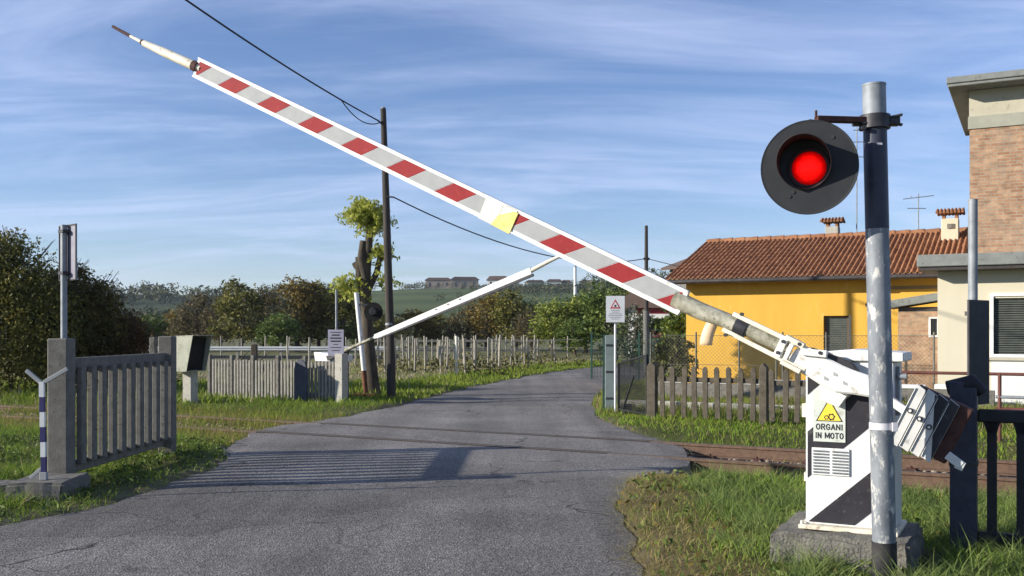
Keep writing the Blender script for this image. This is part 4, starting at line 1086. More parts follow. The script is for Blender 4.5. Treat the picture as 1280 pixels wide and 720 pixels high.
def lx(y): return np.interp(y, L_[:, 1], L_[:, 0])
def rx(y): return np.interp(y, R_[:, 1], R_[:, 0])
RR0 = np.array([2.12, 13.4]); GAUGE = 1.5
def tperp(x, y): return (x-RR0[0])*ST + (y-RR0[1])*CT + GAUGE/2      # + is away from the camera; 0 = centre line
def vnoise(x, y, s=1.0):
    return (np.sin(x*1.7*s+.6*np.sin(y*1.3*s))+np.sin(y*2.1*s+1.3+.8*np.sin(x*1.1*s))+np.sin((x+y)*3.3*s+2)*.5)/2.5
def hill(x, y):
    px = x/np.maximum(y, 1)*F+640
    row = np.interp(px, [-400, -50, 150, 300, 420, 520, 640, 740, 850, 1000, 1400, 2000], [366, 370, 372, 371, 367, 362, 360, 359, 357, 357, 355, 360])
    r = np.hypot(x, y); zr = EYE+(HY-row)*600/F
    t = np.clip((r-230)/(600-230), 0, 1); t = t*t*(3-2*t)*.75+t*.25
    return zr*t*np.where(r > 600, np.clip(1-(r-600)/1500, .5, 1), 1)
def in_road(x, y, pad=0.0): return (x > lx(y)-pad) & (x < rx(y)+pad) & (y < 65)
def ground_z(x, y):
    z = .015 + .03*vnoise(x, y, .9)*np.clip((np.hypot(x, y)-3)/6, 0, 1)
    tp = np.abs(tperp(x, y))
    k = np.clip((2.5-tp)/.8, 0, 1); k = k*k*(3-2*k)
    near = (np.abs(x) < 40)
    z = np.where(near, z*(1-k) + np.where(x < -3, -.09, -.19)*k, z)
    dr = np.minimum(x-lx(y), rx(y)-x)                    # >0 inside the road
    q = np.clip((dr+.10)/.2, 0, 1)
    z = np.where(y < 60, np.minimum(z, z*(1-q)+(-.06)*q), np.minimum(z, -.03))
    z = np.where((dr > .0) & (k > .1), np.minimum(z, -.26), z)
    return z + np.where(np.hypot(x, y) > 200, hill(x, y), 0)
def grid_axis(parts):
    return np.concatenate([np.arange(a, b, s) for a, b, s in parts])
gx = grid_axis([(-900, -300, 40), (-300, -60, 8), (-60, -14, 2), (-14, 12, .16), (12, 60, 2), (60, 420, 8), (420, 901, 40)])
gy = grid_axis([(-60, 4, 4), (4, 24, .16), (24, 60, .8), (60, 240, 6), (240, 640, 7), (640, 1300, 60)])
GX, GY = np.meshgrid(gx, gy); gxf, gyf = GX.ravel(), GY.ravel(); gz = ground_z(gxf, gyf)
# soil and turf tones by place
def lerp3(a, b, t): return np.array(a)[None, :]*(1-t[:, None])+np.array(b)[None, :]*t[:, None]
def soil(x, y):
    n1 = .5+.5*vnoise(x, y, .7); n2 = .5+.5*vnoise(x+31, y-17, 2.3)
    c = lerp3((.055,.070,.022), (.105,.10,.038), np.clip(n1*.6+n2*.4, 0, 1))
    straw = np.clip(1-(x-rx(y)-.1)/.8-.35*(n2-.4), 0, 1)*(x > rx(y)-.5)*np.clip((11.2-y)/1.0, 0, 1)
    c = c*(1-straw[:, None])+np.array((.15,.11,.062))*straw[:, None]
    tp = np.abs(tperp(x, y)); b = np.clip((1.75-tp)/.5, 0, 1)*np.clip((40-np.abs(x))/4, 0, 1)
    c = c*(1-b[:, None])+np.array((.135,.10,.07))*b[:, None]
    e = np.clip(1-np.abs(np.where(x < -1, lx(y)-x, x-rx(y)))/.35, 0, 1)*(y < 45)
    c = c*(1-.6*e[:, None])+np.array((.17,.145,.10))*.6*e[:, None]
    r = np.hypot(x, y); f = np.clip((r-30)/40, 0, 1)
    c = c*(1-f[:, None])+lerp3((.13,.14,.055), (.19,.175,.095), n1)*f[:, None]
    h = np.clip((r-230)/60, 0, 1); px = x/np.maximum(y, 1)*F+640
    field = (.5+.5*np.sin(r*.11+px*.004))
    hc = lerp3((.062,.090,.030), (.100,.125,.042), field)
    wood = np.clip((420-px)/60, 0, 1)*np.clip((560-r)/60, 0, 1)+np.clip((px-760)/60, 0, 1)
    wood = wood*.8
    hc = hc*(1-np.clip(wood, 0, 1)[:, None])+np.array((.04,.055,.026))*np.clip(wood, 0, 1)[:, None]
    return c*(1-h[:, None])+hc*h[:, None]
ny, nx = GX.shape
idx = (np.arange(ny-1)[:, None]*nx+np.arange(nx-1)[None, :]).ravel()
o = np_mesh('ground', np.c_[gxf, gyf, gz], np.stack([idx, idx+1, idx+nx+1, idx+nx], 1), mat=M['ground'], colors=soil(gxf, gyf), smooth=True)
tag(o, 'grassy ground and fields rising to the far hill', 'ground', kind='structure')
# road sheet with skirts
NC = 26; V = []
u = np.linspace(0, 1, NC)
for a, b in zip(L_, R_):
    P = a[None, :]*(1-u[:, None])+b[None, :]*u[:, None]
    d = np.minimum(u, 1-u)*np.hypot(*(b-a))
    tp = np.abs(tperp(P[:, 0], P[:, 1])); off = np.clip((tp-1.2)/1.5, 0, 1)
    z = .012*vnoise(P[:, 0], P[:, 1], .8)*off - .008*np.clip(1-d/.35, 0, 1)**2*off
    lip = np.clip(1-d/.55, 0, 1)**2*(1-off)
    z = z - .02*lip
    S_ = np.c_[P, z]      # the skirts keep their own edge vertices so that the surface stays flat-lit up to the edge
    V.append(np.array([[P[0, 0]-.05, P[0, 1], -.36]])); V.append(S_[:1]); V.append(S_); V.append(S_[-1:]); V.append(np.array([[P[-1, 0]+.05, P[-1, 1], -.36]]))
V = np.concatenate(V); nc = NC+4
idx = (np.arange(NS-1)[:, None]*nc+np.array([k_ for k_ in range(nc-1) if k_ not in (1, nc-3)])[None, :]).ravel()
o = np_mesh('road', V, np.stack([idx, idx+1, idx+nc+1, idx+nc], 1), mat=M['asphalt'], smooth=True)
tag(o, 'cracked grey asphalt lane crossing the track and bending right', 'road', kind='structure')

trk = thing('railway_track', (RR0[0], RR0[1], 0), -TA, 'rusty single railway track crossing the lane at an angle', 'railway track')
TX0, TX1 = -22, 14
for yy in (0, -GAUGE):
    m = MB(); m.prism([(-.07, -.165), (.07, -.165), (.07, -.15), (.014, -.138), (.014, -.035), (.034, -.028), (.034, .003), (-.034, .003), (-.034, -.028), (-.014, -.035), (-.014, -.138), (-.07, -.15)],
                      TX1-TX0, Matrix(((0,0,1,TX0),(1,0,0,yy),(0,1,0,0),(0,0,0,1))))
    rl = m.build('rail', M['rail'], trk)
    m = MB(); m.span((TX0, yy-.024, .0032), (TX1, yy+.024, .0065)); m.build('rail_head', M['rail_top'], rl)
k0 = None
def wpos(lx_, ly_): return RR0[0]+CT*lx_+ST*ly_, RR0[1]-ST*lx_+CT*ly_
x = TX0+.3
while x < TX1:
    wx_, wy_ = wpos(x, -GAUGE/2)
    if not (lx(wy_)+.5 < wx_ < rx(wy_)-.5):
        if k0 is None:
            m = MB(); m.box((0, 0, 0), (.24, 2.5, .12)); k0 = m.build('sleeper', M['sleeper'], trk, .012); o = k0
            m = MB()
            for yy in (0, -GAUGE):
                for s in (-1, 1): m.box((0, GAUGE/2+yy+s*.10, .075), (.10, .06, .03)); m.tube([(0, GAUGE/2+yy+s*.105, .07), (0, GAUGE/2+yy+s*.105, .12)], .016, 6)
            kf = m.build('fastening', M['dark_rust'], k0)
        else:
            o = k0.copy(); COL.objects.link(o); c = kf.copy(); COL.objects.link(c); c.parent = o
        o.location = (x, -GAUGE/2, -.232)
    x += .62
# flangeways let into the asphalt
m = MB()
for yy in (0, -GAUGE):
    for s in ((-1, 1)[yy == 0 and 0 or 0], 1):
        pass
    for off, w in ((-.075, .05), (.072, .035)):
        m.span((-5.9, yy+off-w/2, -.05), (-.25, yy+off+w/2, .0045))
o = m.build('flangeway', M['groove'], trk)

# ballast stones
bm = bmesh.new(); bmesh.ops.create_icosphere(bm, subdivisions=1, radius=1); sv = np.array([v.co[:] for v in bm.verts]); sf = np.array([[v.index for v in f.verts] for f in bm.faces]); bm.free()
n = 5200
bxs = np.r_[RNG.uniform(-.6, 7.5, n*3//4), RNG.uniform(-16, -5.5, n//4)]; bys = RNG.uniform(-2.35, .9, n)
wx_, wy_ = RR0[0]+CT*bxs+ST*bys, RR0[1]-ST*bxs+CT*bys
ok = ~in_road(wx_, wy_, -.05); wx_, wy_ = wx_[ok], wy_[ok]; n = len(wx_)
sc = RNG.uniform(.018, .048, n); an = RNG.uniform(0, 6.28, n)
V = sv[None, :, :]*np.array([1, .8, .62])*RNG.uniform(.7, 1.25, (n, 12, 1))*sc[:, None, None]
ca, sa = np.cos(an)[:, None], np.sin(an)[:, None]
V = np.stack([V[..., 0]*ca-V[..., 1]*sa, V[..., 0]*sa+V[..., 1]*ca, V[..., 2]], -1)
V += np.stack([wx_, wy_, np.maximum(ground_z(wx_, wy_), -.2)+sc*.35], -1)[:, None, :]
T = (sf[None]+np.arange(n)[:, None, None]*12).reshape(-1, 3)
o = np_mesh('ballast_gravel', V.reshape(-1, 3), tris=T, mat=M['stone']); tag(o, 'loose brown ballast stones between and beside the rails', 'gravel', kind='stuff')
# loose grit on the road edge
n = 2500; yy = RNG.uniform(5.5, 20, n); side = RNG.random(n) < .55
dd = RNG.exponential(.22, n); xx = np.where(side, rx(yy)-dd+.1, lx(yy)+dd-.1); sc = RNG.uniform(.003, .008, n)
V = sv[None]*np.array([1, .8, .6])*RNG.uniform(.7, 1.25, (n, 12, 1))*sc[:, None, None]+np.stack([xx, yy, -.02*np.clip(1-dd/.3, 0, 1)+.006+0*xx], -1)[:, None, :]
T = (sf[None]+np.arange(n)[:, None, None]*12).reshape(-1, 3)
o = np_mesh('road_grit', V.reshape(-1, 3), tris=T, mat=M['concrete_dark']); tag(o, 'loose grit along the crumbling asphalt edges', 'gravel', kind='stuff')

# ================================================================== grass
def blades(name, x, y, h, w, col, lean=.35, label='', cat='grass', lie=None):
    n = len(x); z = ground_z(x, y)-.01
    a = RNG.uniform(0, 6.283, n); b = RNG.uniform(0, 6.283, n)
    ln = np.abs(RNG.normal(lean, .25, n)) if lie is None else lie
    wx, wy = np.cos(a)*w/2, np.sin(a)*w/2; dx, dy = np.cos(b)*ln*h, np.sin(b)*ln*h
    P = np.zeros((n, 5, 3)); up_ = h/np.sqrt(1+ln*ln)
    for i, (s, t, k) in enumerate(((-1, 0, 1), (1, 0, 1), (-1, .5, .75), (1, .5, .75), (0, 1, 0))):
        bend = t**1.6
        P[:, i, 0] = x+s*wx*k+dx*bend; P[:, i, 1] = y+s*wy*k+dy*bend; P[:, i, 2] = z+up_*t*(1-.15*t*np.minimum(ln, 1.5))
    base = np.arange(n)[:, None]*5
    Q = base+np.array([[0, 1, 3, 2]]); T = base+np.array([[2, 3, 4]])
    C = np.repeat(col, 5, axis=0)
    o = np_mesh(name, P.reshape(-1, 3), Q, T, M['grass'], colors=C)
    return tag(o, label, cat, kind='stuff')
def tint(n, a, b, x=None, y=None, straw=None, strawc=(.30,.23,.11)):
    t = np.clip(RNG.normal(.5, .25, n), 0, 1)
    if x is not None: t = np.clip(t*.6+.5*(.5+.5*vnoise(x+9, y, 1.7)), 0, 1.2)
    c = lerp3(a, b, t)
    c = c*np.array([1.85, 2.0, 1.25])
    if straw is not None:
        s = RNG.random(n) < straw; c[s] = np.array(strawc)*RNG.uniform(.65, 1.25, (s.sum(), 1))
    return c
def scatter(n, x0, x1, y0, y1, dens):
    x = RNG.uniform(x0, x1, n); y = RNG.uniform(y0, y1, n); k = RNG.random(n) < dens(x, y); return x[k], y[k]
def strip(x, y): return np.clip(1-(x-rx(y)-.1)/.85-.35*vnoise(x, y, 2.3), 0, 1)      # straw strip beside the road
def free(x, y): return (~in_road(x, y, .02)) & (np.abs(tperp(x, y)) > .2)
def not_plinth(x, y):
    a, b = (x-1.92)*CT-(y-6.43)*ST, (x-1.92)*ST+(y-6.43)*CT
    return ~((a > -.22) & (a < .8) & (b > -.24) & (b < .64))
# right foreground verge
def d1(x, y): return free(x, y)*not_plinth(x, y)*(tperp(x, y) < -1.9)*(1-.55*strip(x, y))*(.45+.55*np.clip(.5+.8*vnoise(x, y, 1.9), 0, 1))
x, y = scatter(105000, .6, 7.5, 5.0, 13.2, d1); st = strip(x, y); n = len(x)
tall = np.clip(.5+.7*vnoise(x+3, y+5, 2.1), .12, 1)*(1-.72*st)
edge = np.clip(1-np.abs(tperp(x, y)+2.3)/.5, 0, 1)
h = (.04+.11*tall)*RNG.uniform(.45, 1.4, n)*(1+.25*edge)
blades('verge_grass', x, y, h, RNG.uniform(.004, .0085, n), tint(n, (.058,.10,.022), (.19,.235,.06), x, y, .05+.6*st), .6, 'rough green grass on the right verge before the track')
n = 34000; x = RNG.uniform(.6, 3.2, n); y = RNG.uniform(5, 11.2, n); k = (RNG.random(n) < strip(x, y)**.8)*(~in_road(x, y, -.12))*not_plinth(x, y) > 0; x, y = x[k], y[k]; n = len(x)
blades('dry_grass', x, y, RNG.uniform(.04, .15, n), RNG.uniform(.003, .007, n), tint(n, (.085,.065,.034), (.27,.215,.125)), label='flattened straw coloured grass along the right road edge', lie=RNG.uniform(.5, 5, n))
# longer tufts
n = 420; cx_, cy_ = scatter(1600, .8, 6.5, 5.2, 11.8, lambda x, y: free(x, y)*not_plinth(x, y)*(tperp(x, y) < -2.0)*(strip(x, y) < .25)); k = 46
x = np.repeat(cx_, k)+RNG.normal(0, .055, len(cx_)*k); y = np.repeat(cy_, k)+RNG.normal(0, .055, len(cx_)*k); tn_ = RNG.random(len(cx_)); q = not_plinth(x, y); tr_ = np.repeat(tn_, k)[q]; x, y = x[q], y[q]; n = len(x)
blades('grass_tufts', x, y, RNG.uniform(.12, .30, n)*(.6+.6*tr_), RNG.uniform(.004, .008, n), lerp3((.075,.13,.03), (.26,.32,.10), np.clip(tr_*.7+.3*RNG.random(n), 0, 1)), .85, 'longer leaning grass tufts on the right verge')
# broad-leaved weeds, fallen leaves
def weeds(x0, x1, y0, y1, n, dens):
    cx_, cy_ = scatter(n, x0, x1, y0, y1, dens); k = 9
    a = RNG.uniform(0, 6.28, (len(cx_), k)); r = RNG.uniform(.02, .085, (len(cx_), k))
    P = np.stack([cx_[:, None]+np.cos(a)*r, cy_[:, None]+np.sin(a)*r, ground_z(cx_, cy_)[:, None]+RNG.uniform(.02, .085, (len(cx_), k))], -1).reshape(-1, 3)
    return P
WP = np.concatenate([weeds(.9, 6.5, 5.2, 12.0, 1500, lambda x, y: free(x, y)*not_plinth(x, y)*(tperp(x, y) < -1.6)*np.clip(.5+.7*vnoise(x+7, y, 1.6), 0, 1)*(.35+.65*(strip(x, y) < .3))),
                     weeds(-9, -3, 6.8, 13.5, 1500, lambda x, y: free(x, y)*np.clip(.5+.7*vnoise(x+7, y, 1.6), 0, 1))])
# left verge
def d2(x, y): return free(x, y)*(np.abs(tperp(x, y)) > 1.5)*(.5+.5*np.clip(.5+.8*vnoise(x, y, 1.5), 0, 1))*((x > -6.2) | (RNG.random(len(x)) < .55))
x, y = scatter(120000, -11.5, -2.6, 6.3, 22.5, d2); n = len(x)
tall = np.clip(.5+.7*vnoise(x+3, y+5, 1.6), .1, 1)
h = (.06+.16*tall)*RNG.uniform(.55, 1.3, n)*np.where(x > lx(y)-.6, .6, 1)
blades('verge_grass', x, y, h, RNG.uniform(.006, .012, n), tint(n, (.045,.080,.016), (.14,.175,.042), x, y, .12), .75, 'rough green grass around the left road fence and beside the track')
# grass growing through the ballast
x, y = scatter(40000, -13, 8.5, 8.5, 21, lambda x, y: free(x, y)*(np.abs(tperp(x, y)) < 2.0)*np.clip(vnoise(x, y, 1.3)*1.1+np.where(x < 0, .75, -.35), 0, 1)); n = len(x)
xx, yy = scatter(60000, -10, -3.0, 12, 20.5, lambda x, y: free(x, y)*(np.abs(tperp(x, y)) < 2.2)*np.clip(.75+.6*vnoise(x, y, 1.4), 0, 1)); x, y = np.r_[x, xx], np.r_[y, yy]; n = len(x)
blades('track_weeds', x, y, RNG.uniform(.06, .2, n), RNG.uniform(.006, .012, n), tint(n, (.07,.09,.02), (.16,.16,.045), x, y, .3), .4, 'thin weeds growing between the rails')
# beyond the track, right
def d3(x, y): return free(x, y)*(tperp(x, y) > 1.7)
x, y = scatter(70000, 1.2, 10, 10, 26, d3); n = len(x)
far = np.clip((tperp(x, y)-3.9)/1.5, 0, 1)
blades('far_verge_grass', x, y, (.05+.10*np.clip(.5+.7*vnoise(x, y, 1.5), 0, 1)+.16*far*RNG.random(n))*RNG.uniform(.6, 1.2, n), RNG.uniform(.008, .016, n), tint(n, (.055,.095,.018), (.14,.17,.036), x, y, .12+.35*far), .45, 'grass strip and weeds around the picket fence')
# meadow left of the road
def d4(x, y): return (~in_road(x, y, .05))*(tperp(x, y) > 1.7)
x, y = scatter(130000, -24, 8, 20, 50, d4); n = len(x)
nearroad = np.clip(1-(lx(y)-x)/5, 0, 1)
blades('meadow_grass', x, y, RNG.uniform(.08, .26, n)*np.where(x > lx(y)-1.2, .6, 1), RNG.uniform(.02, .045, n), tint(n, (.06,.095,.018), (.15,.165,.04), x, y, np.where((y > 29) & (nearroad < .5), .75, .12*(1-nearroad)+.03), (.36,.32,.21)), .4, 'meadow grass between the track and the vineyard')

# ================================================================== trees and bushes
def leaf_quads(c, size, flat=0.0, droop=0):
    n = len(c); a = RNG.normal(size=(n, 3)); a /= np.linalg.norm(a, axis=1)[:, None]
    b = RNG.normal(size=(n, 3)); b -= a*np.sum(a*b, 1)[:, None]; b /= np.linalg.norm(b, axis=1)[:, None]
    if droop: a[:, 2] -= droop; a /= np.linalg.norm(a, axis=1)[:, None]; b -= a*np.sum(a*b, 1)[:, None]; b /= np.linalg.norm(b, axis=1)[:, None]
    s = (size*RNG.uniform(.6, 1.35, n))[:, None]
    V = np.stack([c-a*s*.6, c+b*s*.28, c+a*s*.7, c-b*s*.28], 1)
    return V.reshape(-1, 3), np.arange(n*4).reshape(-1, 4)
def crown_points(n, lobes, shell=.55):
    """points clumped in small tufts on the outer part of several lobes"""
    L = np.array(lobes); wgt = L[:, 3]*L[:, 4]*L[:, 5]; k = RNG.choice(len(L), n//14+1, p=wgt**.67/np.sum(wgt**.67))
    d = RNG.normal(size=(len(k), 3)); d /= np.linalg.norm(d, axis=1)[:, None]
    r = shell+(1-shell)*RNG.random(len(k))**.6; r *= RNG.uniform(.8, 1.15, len(k))
    cen = L[k, :3]+d*L[k, 3:6]*r[:, None]
    tuft = L[k, 3:6].mean(1)*.16
    pts = np.repeat(cen, 14, 0)+RNG.normal(size=(len(cen)*14, 3))*np.repeat(tuft, 14)[:, None]
    return pts[:n]
def limbs(m, base, top, r, lobes, k):
    m.tube([base, (base[0]*.7+top[0]*.3+random.uniform(-.05, .05)*top[2], base[1], base[2]*.6+top[2]*.4), top], [r, r*.75, r*.4], 8)
    for i in range(k):
        l = lobes[i % len(lobes)]; s = Vector(base).lerp(Vector(top), random.uniform(.35, .95))
        e = Vector((l[0]+random.uniform(-.4, .4)*l[3], l[1]+random.uniform(-.4, .4)*l[4], l[2]+random.uniform(-.3, .5)*l[5]))
        mid = s.lerp(e, .5)+Vector((0, 0, -.06*(e-s).length)); m.tube([s, mid, e], [r*.4, r*.26, r*.08], 6)
def rand_lobes(w, h, z0, n, squash=1.0):
    out = [(0, 0, z0+(h-z0)*.5, w*.34, w*.34, (h-z0)*.42)]
    for i in range(n):
        a = random.uniform(0, 6.28); q = random.random(); rr = w*.30*(1-.55*q)
        out.append((math.cos(a)*rr, math.sin(a)*rr, z0+(h-z0)*(.18+.72*q), w*random.uniform(.13, .23), w*random.uniform(.13, .23), (h-z0)*random.uniform(.10, .2)))
    return out
def tree_thing(name, label, cat, w, h, z0, mat, nleaf, size, nl=9, group=None, limb=10, trunk=None, twig=0):
    t = thing(name, (0, 0, 0), 0, label, cat, group); lob = rand_lobes(w, h, z0, nl)
    m = MB(); limbs(m, (0, 0, -.2), (random.uniform(-.1, .1)*w, 0, h*.8), trunk or w*.035, lob, limb); m.build('trunk', M['bark'], t)
    V, Q = leaf_quads(crown_points(nleaf, lob), size); np_mesh('crown', V, Q, mat=mat, parent=t)
    return t
# masters for the hedgerow beyond the guardrail
masters = [tree_thing('hedgerow_tree', 'x', 'tree', 5.2, 6.0, .4, M[k], 4200, s, nl) for k, s, nl in
           (('leaf_olive', .24, 9), ('leaf_rust', .22, 8), ('leaf_green', .24, 10), ('leaf_brown', .2, 8), ('leaf_bright', .25, 9), ('leaf_olive', .22, 11))]
first = [True]*len(masters)
def hedge(px, d, top, w, k, label, stretch=1):
    """bearing and height as read off the photograph; w is the crown width in metres"""
    o = masters[k] if first[k] else copy_tree(masters[k]); first[k] = False
    hh = (EYE+(HY-top)*d/F)*1.07; w *= 1.22
    o.location = ((px-640)/F*d, d, 0); o.scale = (w/5.2, w/5.2, hh/6.0); o.rotation_euler = (0, 0, random.uniform(0, 6.28)); o['label'] = label; o['group'] = 'trees beyond the guardrail'
T_ = ' beyond the guardrail'
hedge(163, 74, 398, 3.4, 0, 'low olive bush at the foot of the left hill beside the dark bushes'); hedge(186, 76, 393, 3.2, 2, 'low green bush at the foot of the left hill')
hedge(224, 86, 390, 3.6, 1, 'small orange tinged bush in front of the left hill'); hedge(246, 82, 372, 4.6, 3, 'grey brown tree right of the small orange bush')
hedge(275, 80, 384, 4.4, 3, 'low brown bush between the grey brown tree and the tall feathery tree')
hedge(300, 76, 355, 4.4, 0, 'tall feathery olive tree over the hooded box'); hedge(330, 84, 366, 4.2, 3, 'thin brown tree right of the feathery olive tree')
hedge(372, 78, 353, 5.4, 1, 'broad autumn gold tree left of the notice sign'); hedge(398, 80, 362, 4.4, 5, 'olive tree close behind the notice sign pole')
hedge(350, 72, 392, 3.6, 2, 'low green bush in front of the autumn gold tree'); hedge(432, 78, 358, 4.6, 0, 'olive tree hidden behind the lopped tree trunk')
hedge(520, 80, 390, 4.0, 1, 'low gold brown tree right of the wooden pole'); hedge(548, 84, 396, 4.2, 5, 'low olive bush under the middle of the far white arm')
hedge(585, 82, 384, 4.4, 3, 'brown bush under the far white arm'); hedge(608, 80, 372, 4.4, 1, 'gold olive tree behind the upper half of the far white arm')
hedge(645, 78, 368, 4.6, 0, 'tall olive tree below the tip of the far white arm'); hedge(664, 74, 392, 3.2, 3, 'dark brown bush left of the bright green tree')
hedge(690, 70, 377, 3.6, 4, 'bright green tree on the left of a pair beyond the vineyard'); hedge(733, 71, 370, 3.4, 4, 'bright green tree with yellowing top on the right of a pair beyond the vineyard')
hedge(712, 84, 372, 4.2, 2, 'dark green tree showing between the bright green pair'); hedge(765, 66, 352, 5.0, 2, 'big dark tree behind the red triangle sign')
hedge(719, 66, 398, 3.0, 2, 'low green bush at the foot of the bright green pair'); hedge(800, 78, 350, 5.5, 0, 'tall dark olive tree behind the banded house'); hedge(482, 86, 398, 4.4, 5, 'low olive bush directly behind the wooden pole')
hedge(460, 88, 385, 4.6, 2, 'green tree directly behind the leaning white signal pole')
V, Q = leaf_quads(WP, .042); o = np_mesh('verge_weeds', V, Q, mat=M['leaf_green']); tag(o, 'low broad leaved weeds scattered through both verges', 'weeds', kind='stuff')
n = 600; x = RNG.uniform(.7, 4.5, n); y = RNG.uniform(5.2, 11.5, n); k = (free(x, y) & not_plinth(x, y)) > 0
V, Q = leaf_quads(np.c_[x, y, ground_z(x, y)+RNG.uniform(.015, .07, n)][k], .045); o = np_mesh('fallen_leaves', V, Q, mat=M['leaf_rust']); tag(o, 'brown fallen leaves and litter on the right verge', 'leaves', kind='stuff')
# grey shrub by the bend, dark shrub by the yellow house
t = tree_thing('grey_shrub', 'grey green rounded shrub behind the red triangle sign pole', 'shrub', 3.1, 2.5, .1, M['leaf_grey'], 3000, .12, 8, limb=6); t.location = (5.2, 43, 0)
t = tree_thing('dark_shrub', 'dark leafy shrub against the left corner of the yellow house', 'shrub', 2.6, 2.9, .1, M['leaf_green'], 3600, .13, 9, limb=6); t.location = (5.3, 29.0, 0)
t = tree_thing('garden_shrub', 'low green shrub behind the chain link fence left of the yellow house', 'shrub', 1.6, 1.5, .1, M['leaf_olive'], 1800, .09, 6, limb=5); t.location = (4.0, 24.4, 0)
t = thing('palm_tree', (7.0, 44.0, 0), 0, 'short palm with arching fronds right of the banded house', 'palm')
m = MB(); m.tube([(0,0,-.1),(.05,0,1.7)], [.16, .12], 8); m.build('trunk', M['bark'], t)
pts = []
for k in range(26):
    a = random.uniform(0, 6.28); e = random.uniform(.1, 1.2); L = random.uniform(.9, 1.35)
    for q in np.linspace(.1, 1, 16):
        r = L*q; pts.append((math.cos(a)*r*math.cos(e*(1-q*.9)), math.sin(a)*r*math.cos(e*(1-q*.9)), 1.75+r*math.sin(e)-.75*q*q*L))
V, Q = leaf_quads(np.repeat(np.array(pts), 3, 0)+RNG.normal(0, .04, (len(pts)*3, 3)), .2); np_mesh('crown', V, Q, mat=M['leaf_green'], parent=t)
# dark bushes at the left edge
def bush(label, x, y, lobes, mat, n, size, nm='dark_bush'):
    t = thing(nm, (x, y, 0), 0, label, 'bush'); m = MB()
    for k in range(5): limbs(m, (random.uniform(-.4, .4), random.uniform(-.4, .4), -.1), (random.uniform(-.8, .8), 0, max(l[2]+l[5] for l in lobes)*.75), .06, lobes, 7)
    for k in range(60):
        l = lobes[k % len(lobes)]; a = random.uniform(0, 6.28); e = Vector((l[0]+math.cos(a)*l[3]*.9, l[1]+math.sin(a)*l[4]*.9, l[2]+l[5]*random.uniform(.6, 1.25)))
        m.tube([(l[0], l[1], l[2]), e], [.018, .006], 4, False)
    m.build('stems', M['bark'], t)
    V, Q = leaf_quads(crown_points(n, lobes, .45), size); np_mesh('foliage', V, Q, mat=mat, parent=t)
bush('tall olive bush with lighter leafy top at the left edge', -12.2, 23.4, [(-.3,0,1.5,1.7,1.4,1.5), (-.6,0,2.9,1.0,1.0,.85), (.5,0,2.7,.85,.8,.9), (.1,.2,3.45,.5,.5,.5), (-1.4,0,2.7,.8,.8,.9), (1.1,0,1.5,.8,.8,1.3)], M['leaf_olive'], 34000, .075)
bush('dark olive bush behind the edge on sign pipe', -11.1, 24.6, [(0,0,1.3,1.4,1.3,1.4), (-.5,0,2.4,.8,.8,.7), (.6,0,2.1,.7,.7,.75), (.1,0,2.85,.45,.45,.4)], M['leaf_dark'], 22000, .075)
bush('dark reddish bush sloping down to the right of the edge on sign', -10.15, 25.2, [(-.2,0,1.0,.95,1.0,1.1), (-.5,0,1.9,.6,.6,.65), (.35,0,1.35,.5,.5,.6)], M['leaf_reddish'], 13000, .07)
bush('low dark thicket under the left road fence top', -9.6, 26.0, [(-.6,0,.5,.9,.7,.6), (.1,0,.4,.6,.6,.4)], M['leaf_dark'], 3500, .09)
# brush pile by the hood
t = thing('brush_pile', (-6.3, 23.4, 0), 0, 'tangle of bare cut branches right of the hooded box', 'branches'); m = MB()
for k in range(46):
    a = random.uniform(-.5, .9); p = Vector((random.uniform(-.5, .3), random.uniform(-.3, .3), random.uniform(.2, .75))); d = Vector((math.cos(a), random.uniform(-.5, .5), math.sin(a)))*random.uniform(.3, .7)
    m.tube([p, p+d*.6+Vector((0, 0, .04)), p+d], [.018, .012, .004], 5)
m.build('branches', M['creosote'], t)
# lopped acacia beside the wooden pole
t = thing('lopped_tree', (-3.27, 22.95, 0), 0, 'lopped tree with a bare stubby trunk and bright yellow green tufts', 'tree')
m = MB(); m.tube([(.02,0,-.2),(0,0,.25),(-.08,0,1.2),(-.14,0,2.3),(-.13,0,2.9),(-.08,0,3.55)], [.25,.18,.145,.125,.11,.09], 14)
for a, b, c, r in (((-.15,0,2.2), (-.28,0,2.75), (-.30,.0,3.25), .10), ((-.12,0,2.6), (-.24,-.05,3.2), (-.2,0,3.62), .095), ((-.12,0,2.4), (.12,.0,2.9), (.20,0,3.3), .07), ((-.14,0,2.0), (-.36,0,2.35), (-.5,0,2.62), .05), ((-.08,0,3.4), (-.06,0,3.8), (-.1,0,4.1), .085), ((-.13,0,2.8), (-.38,.05,3.05), (-.42,.05,3.12), .075)):
    m.tube([a, b, c], [r*1.15, r, r*.85], 10)
tr = m.build('trunk', M['bark'], t)
m = MB()
for k in range(22):
    a = random.uniform(0, 6.28); p = Vector((-.1, 0, 4.0)); m.tube([p, p+Vector((math.cos(a)*.35, math.sin(a)*.3, random.uniform(.1, .45)))], [.014, .005], 5)
m.build('twigs', M['bark'], tr)
def fronds(cen, n, L, up_):
    P = []
    for k in range(n):
        a = random.uniform(0, 6.28); e = random.uniform(-.2, up_); l = L*random.uniform(.55, 1.15)
        d = Vector((math.cos(a)*math.cos(e), math.sin(a)*math.cos(e), math.sin(e)))
        st_ = Vector(cen)+Vector([random.gauss(0, .09) for _ in range(3)])
        for q in np.linspace(.2, 1, 10):
            p = st_+d*l*q-Vector((0, 0, .35*l*q*q))
            for s in range(3): P.append(p+Vector([random.gauss(0, .03) for _ in range(3)]))
    return P
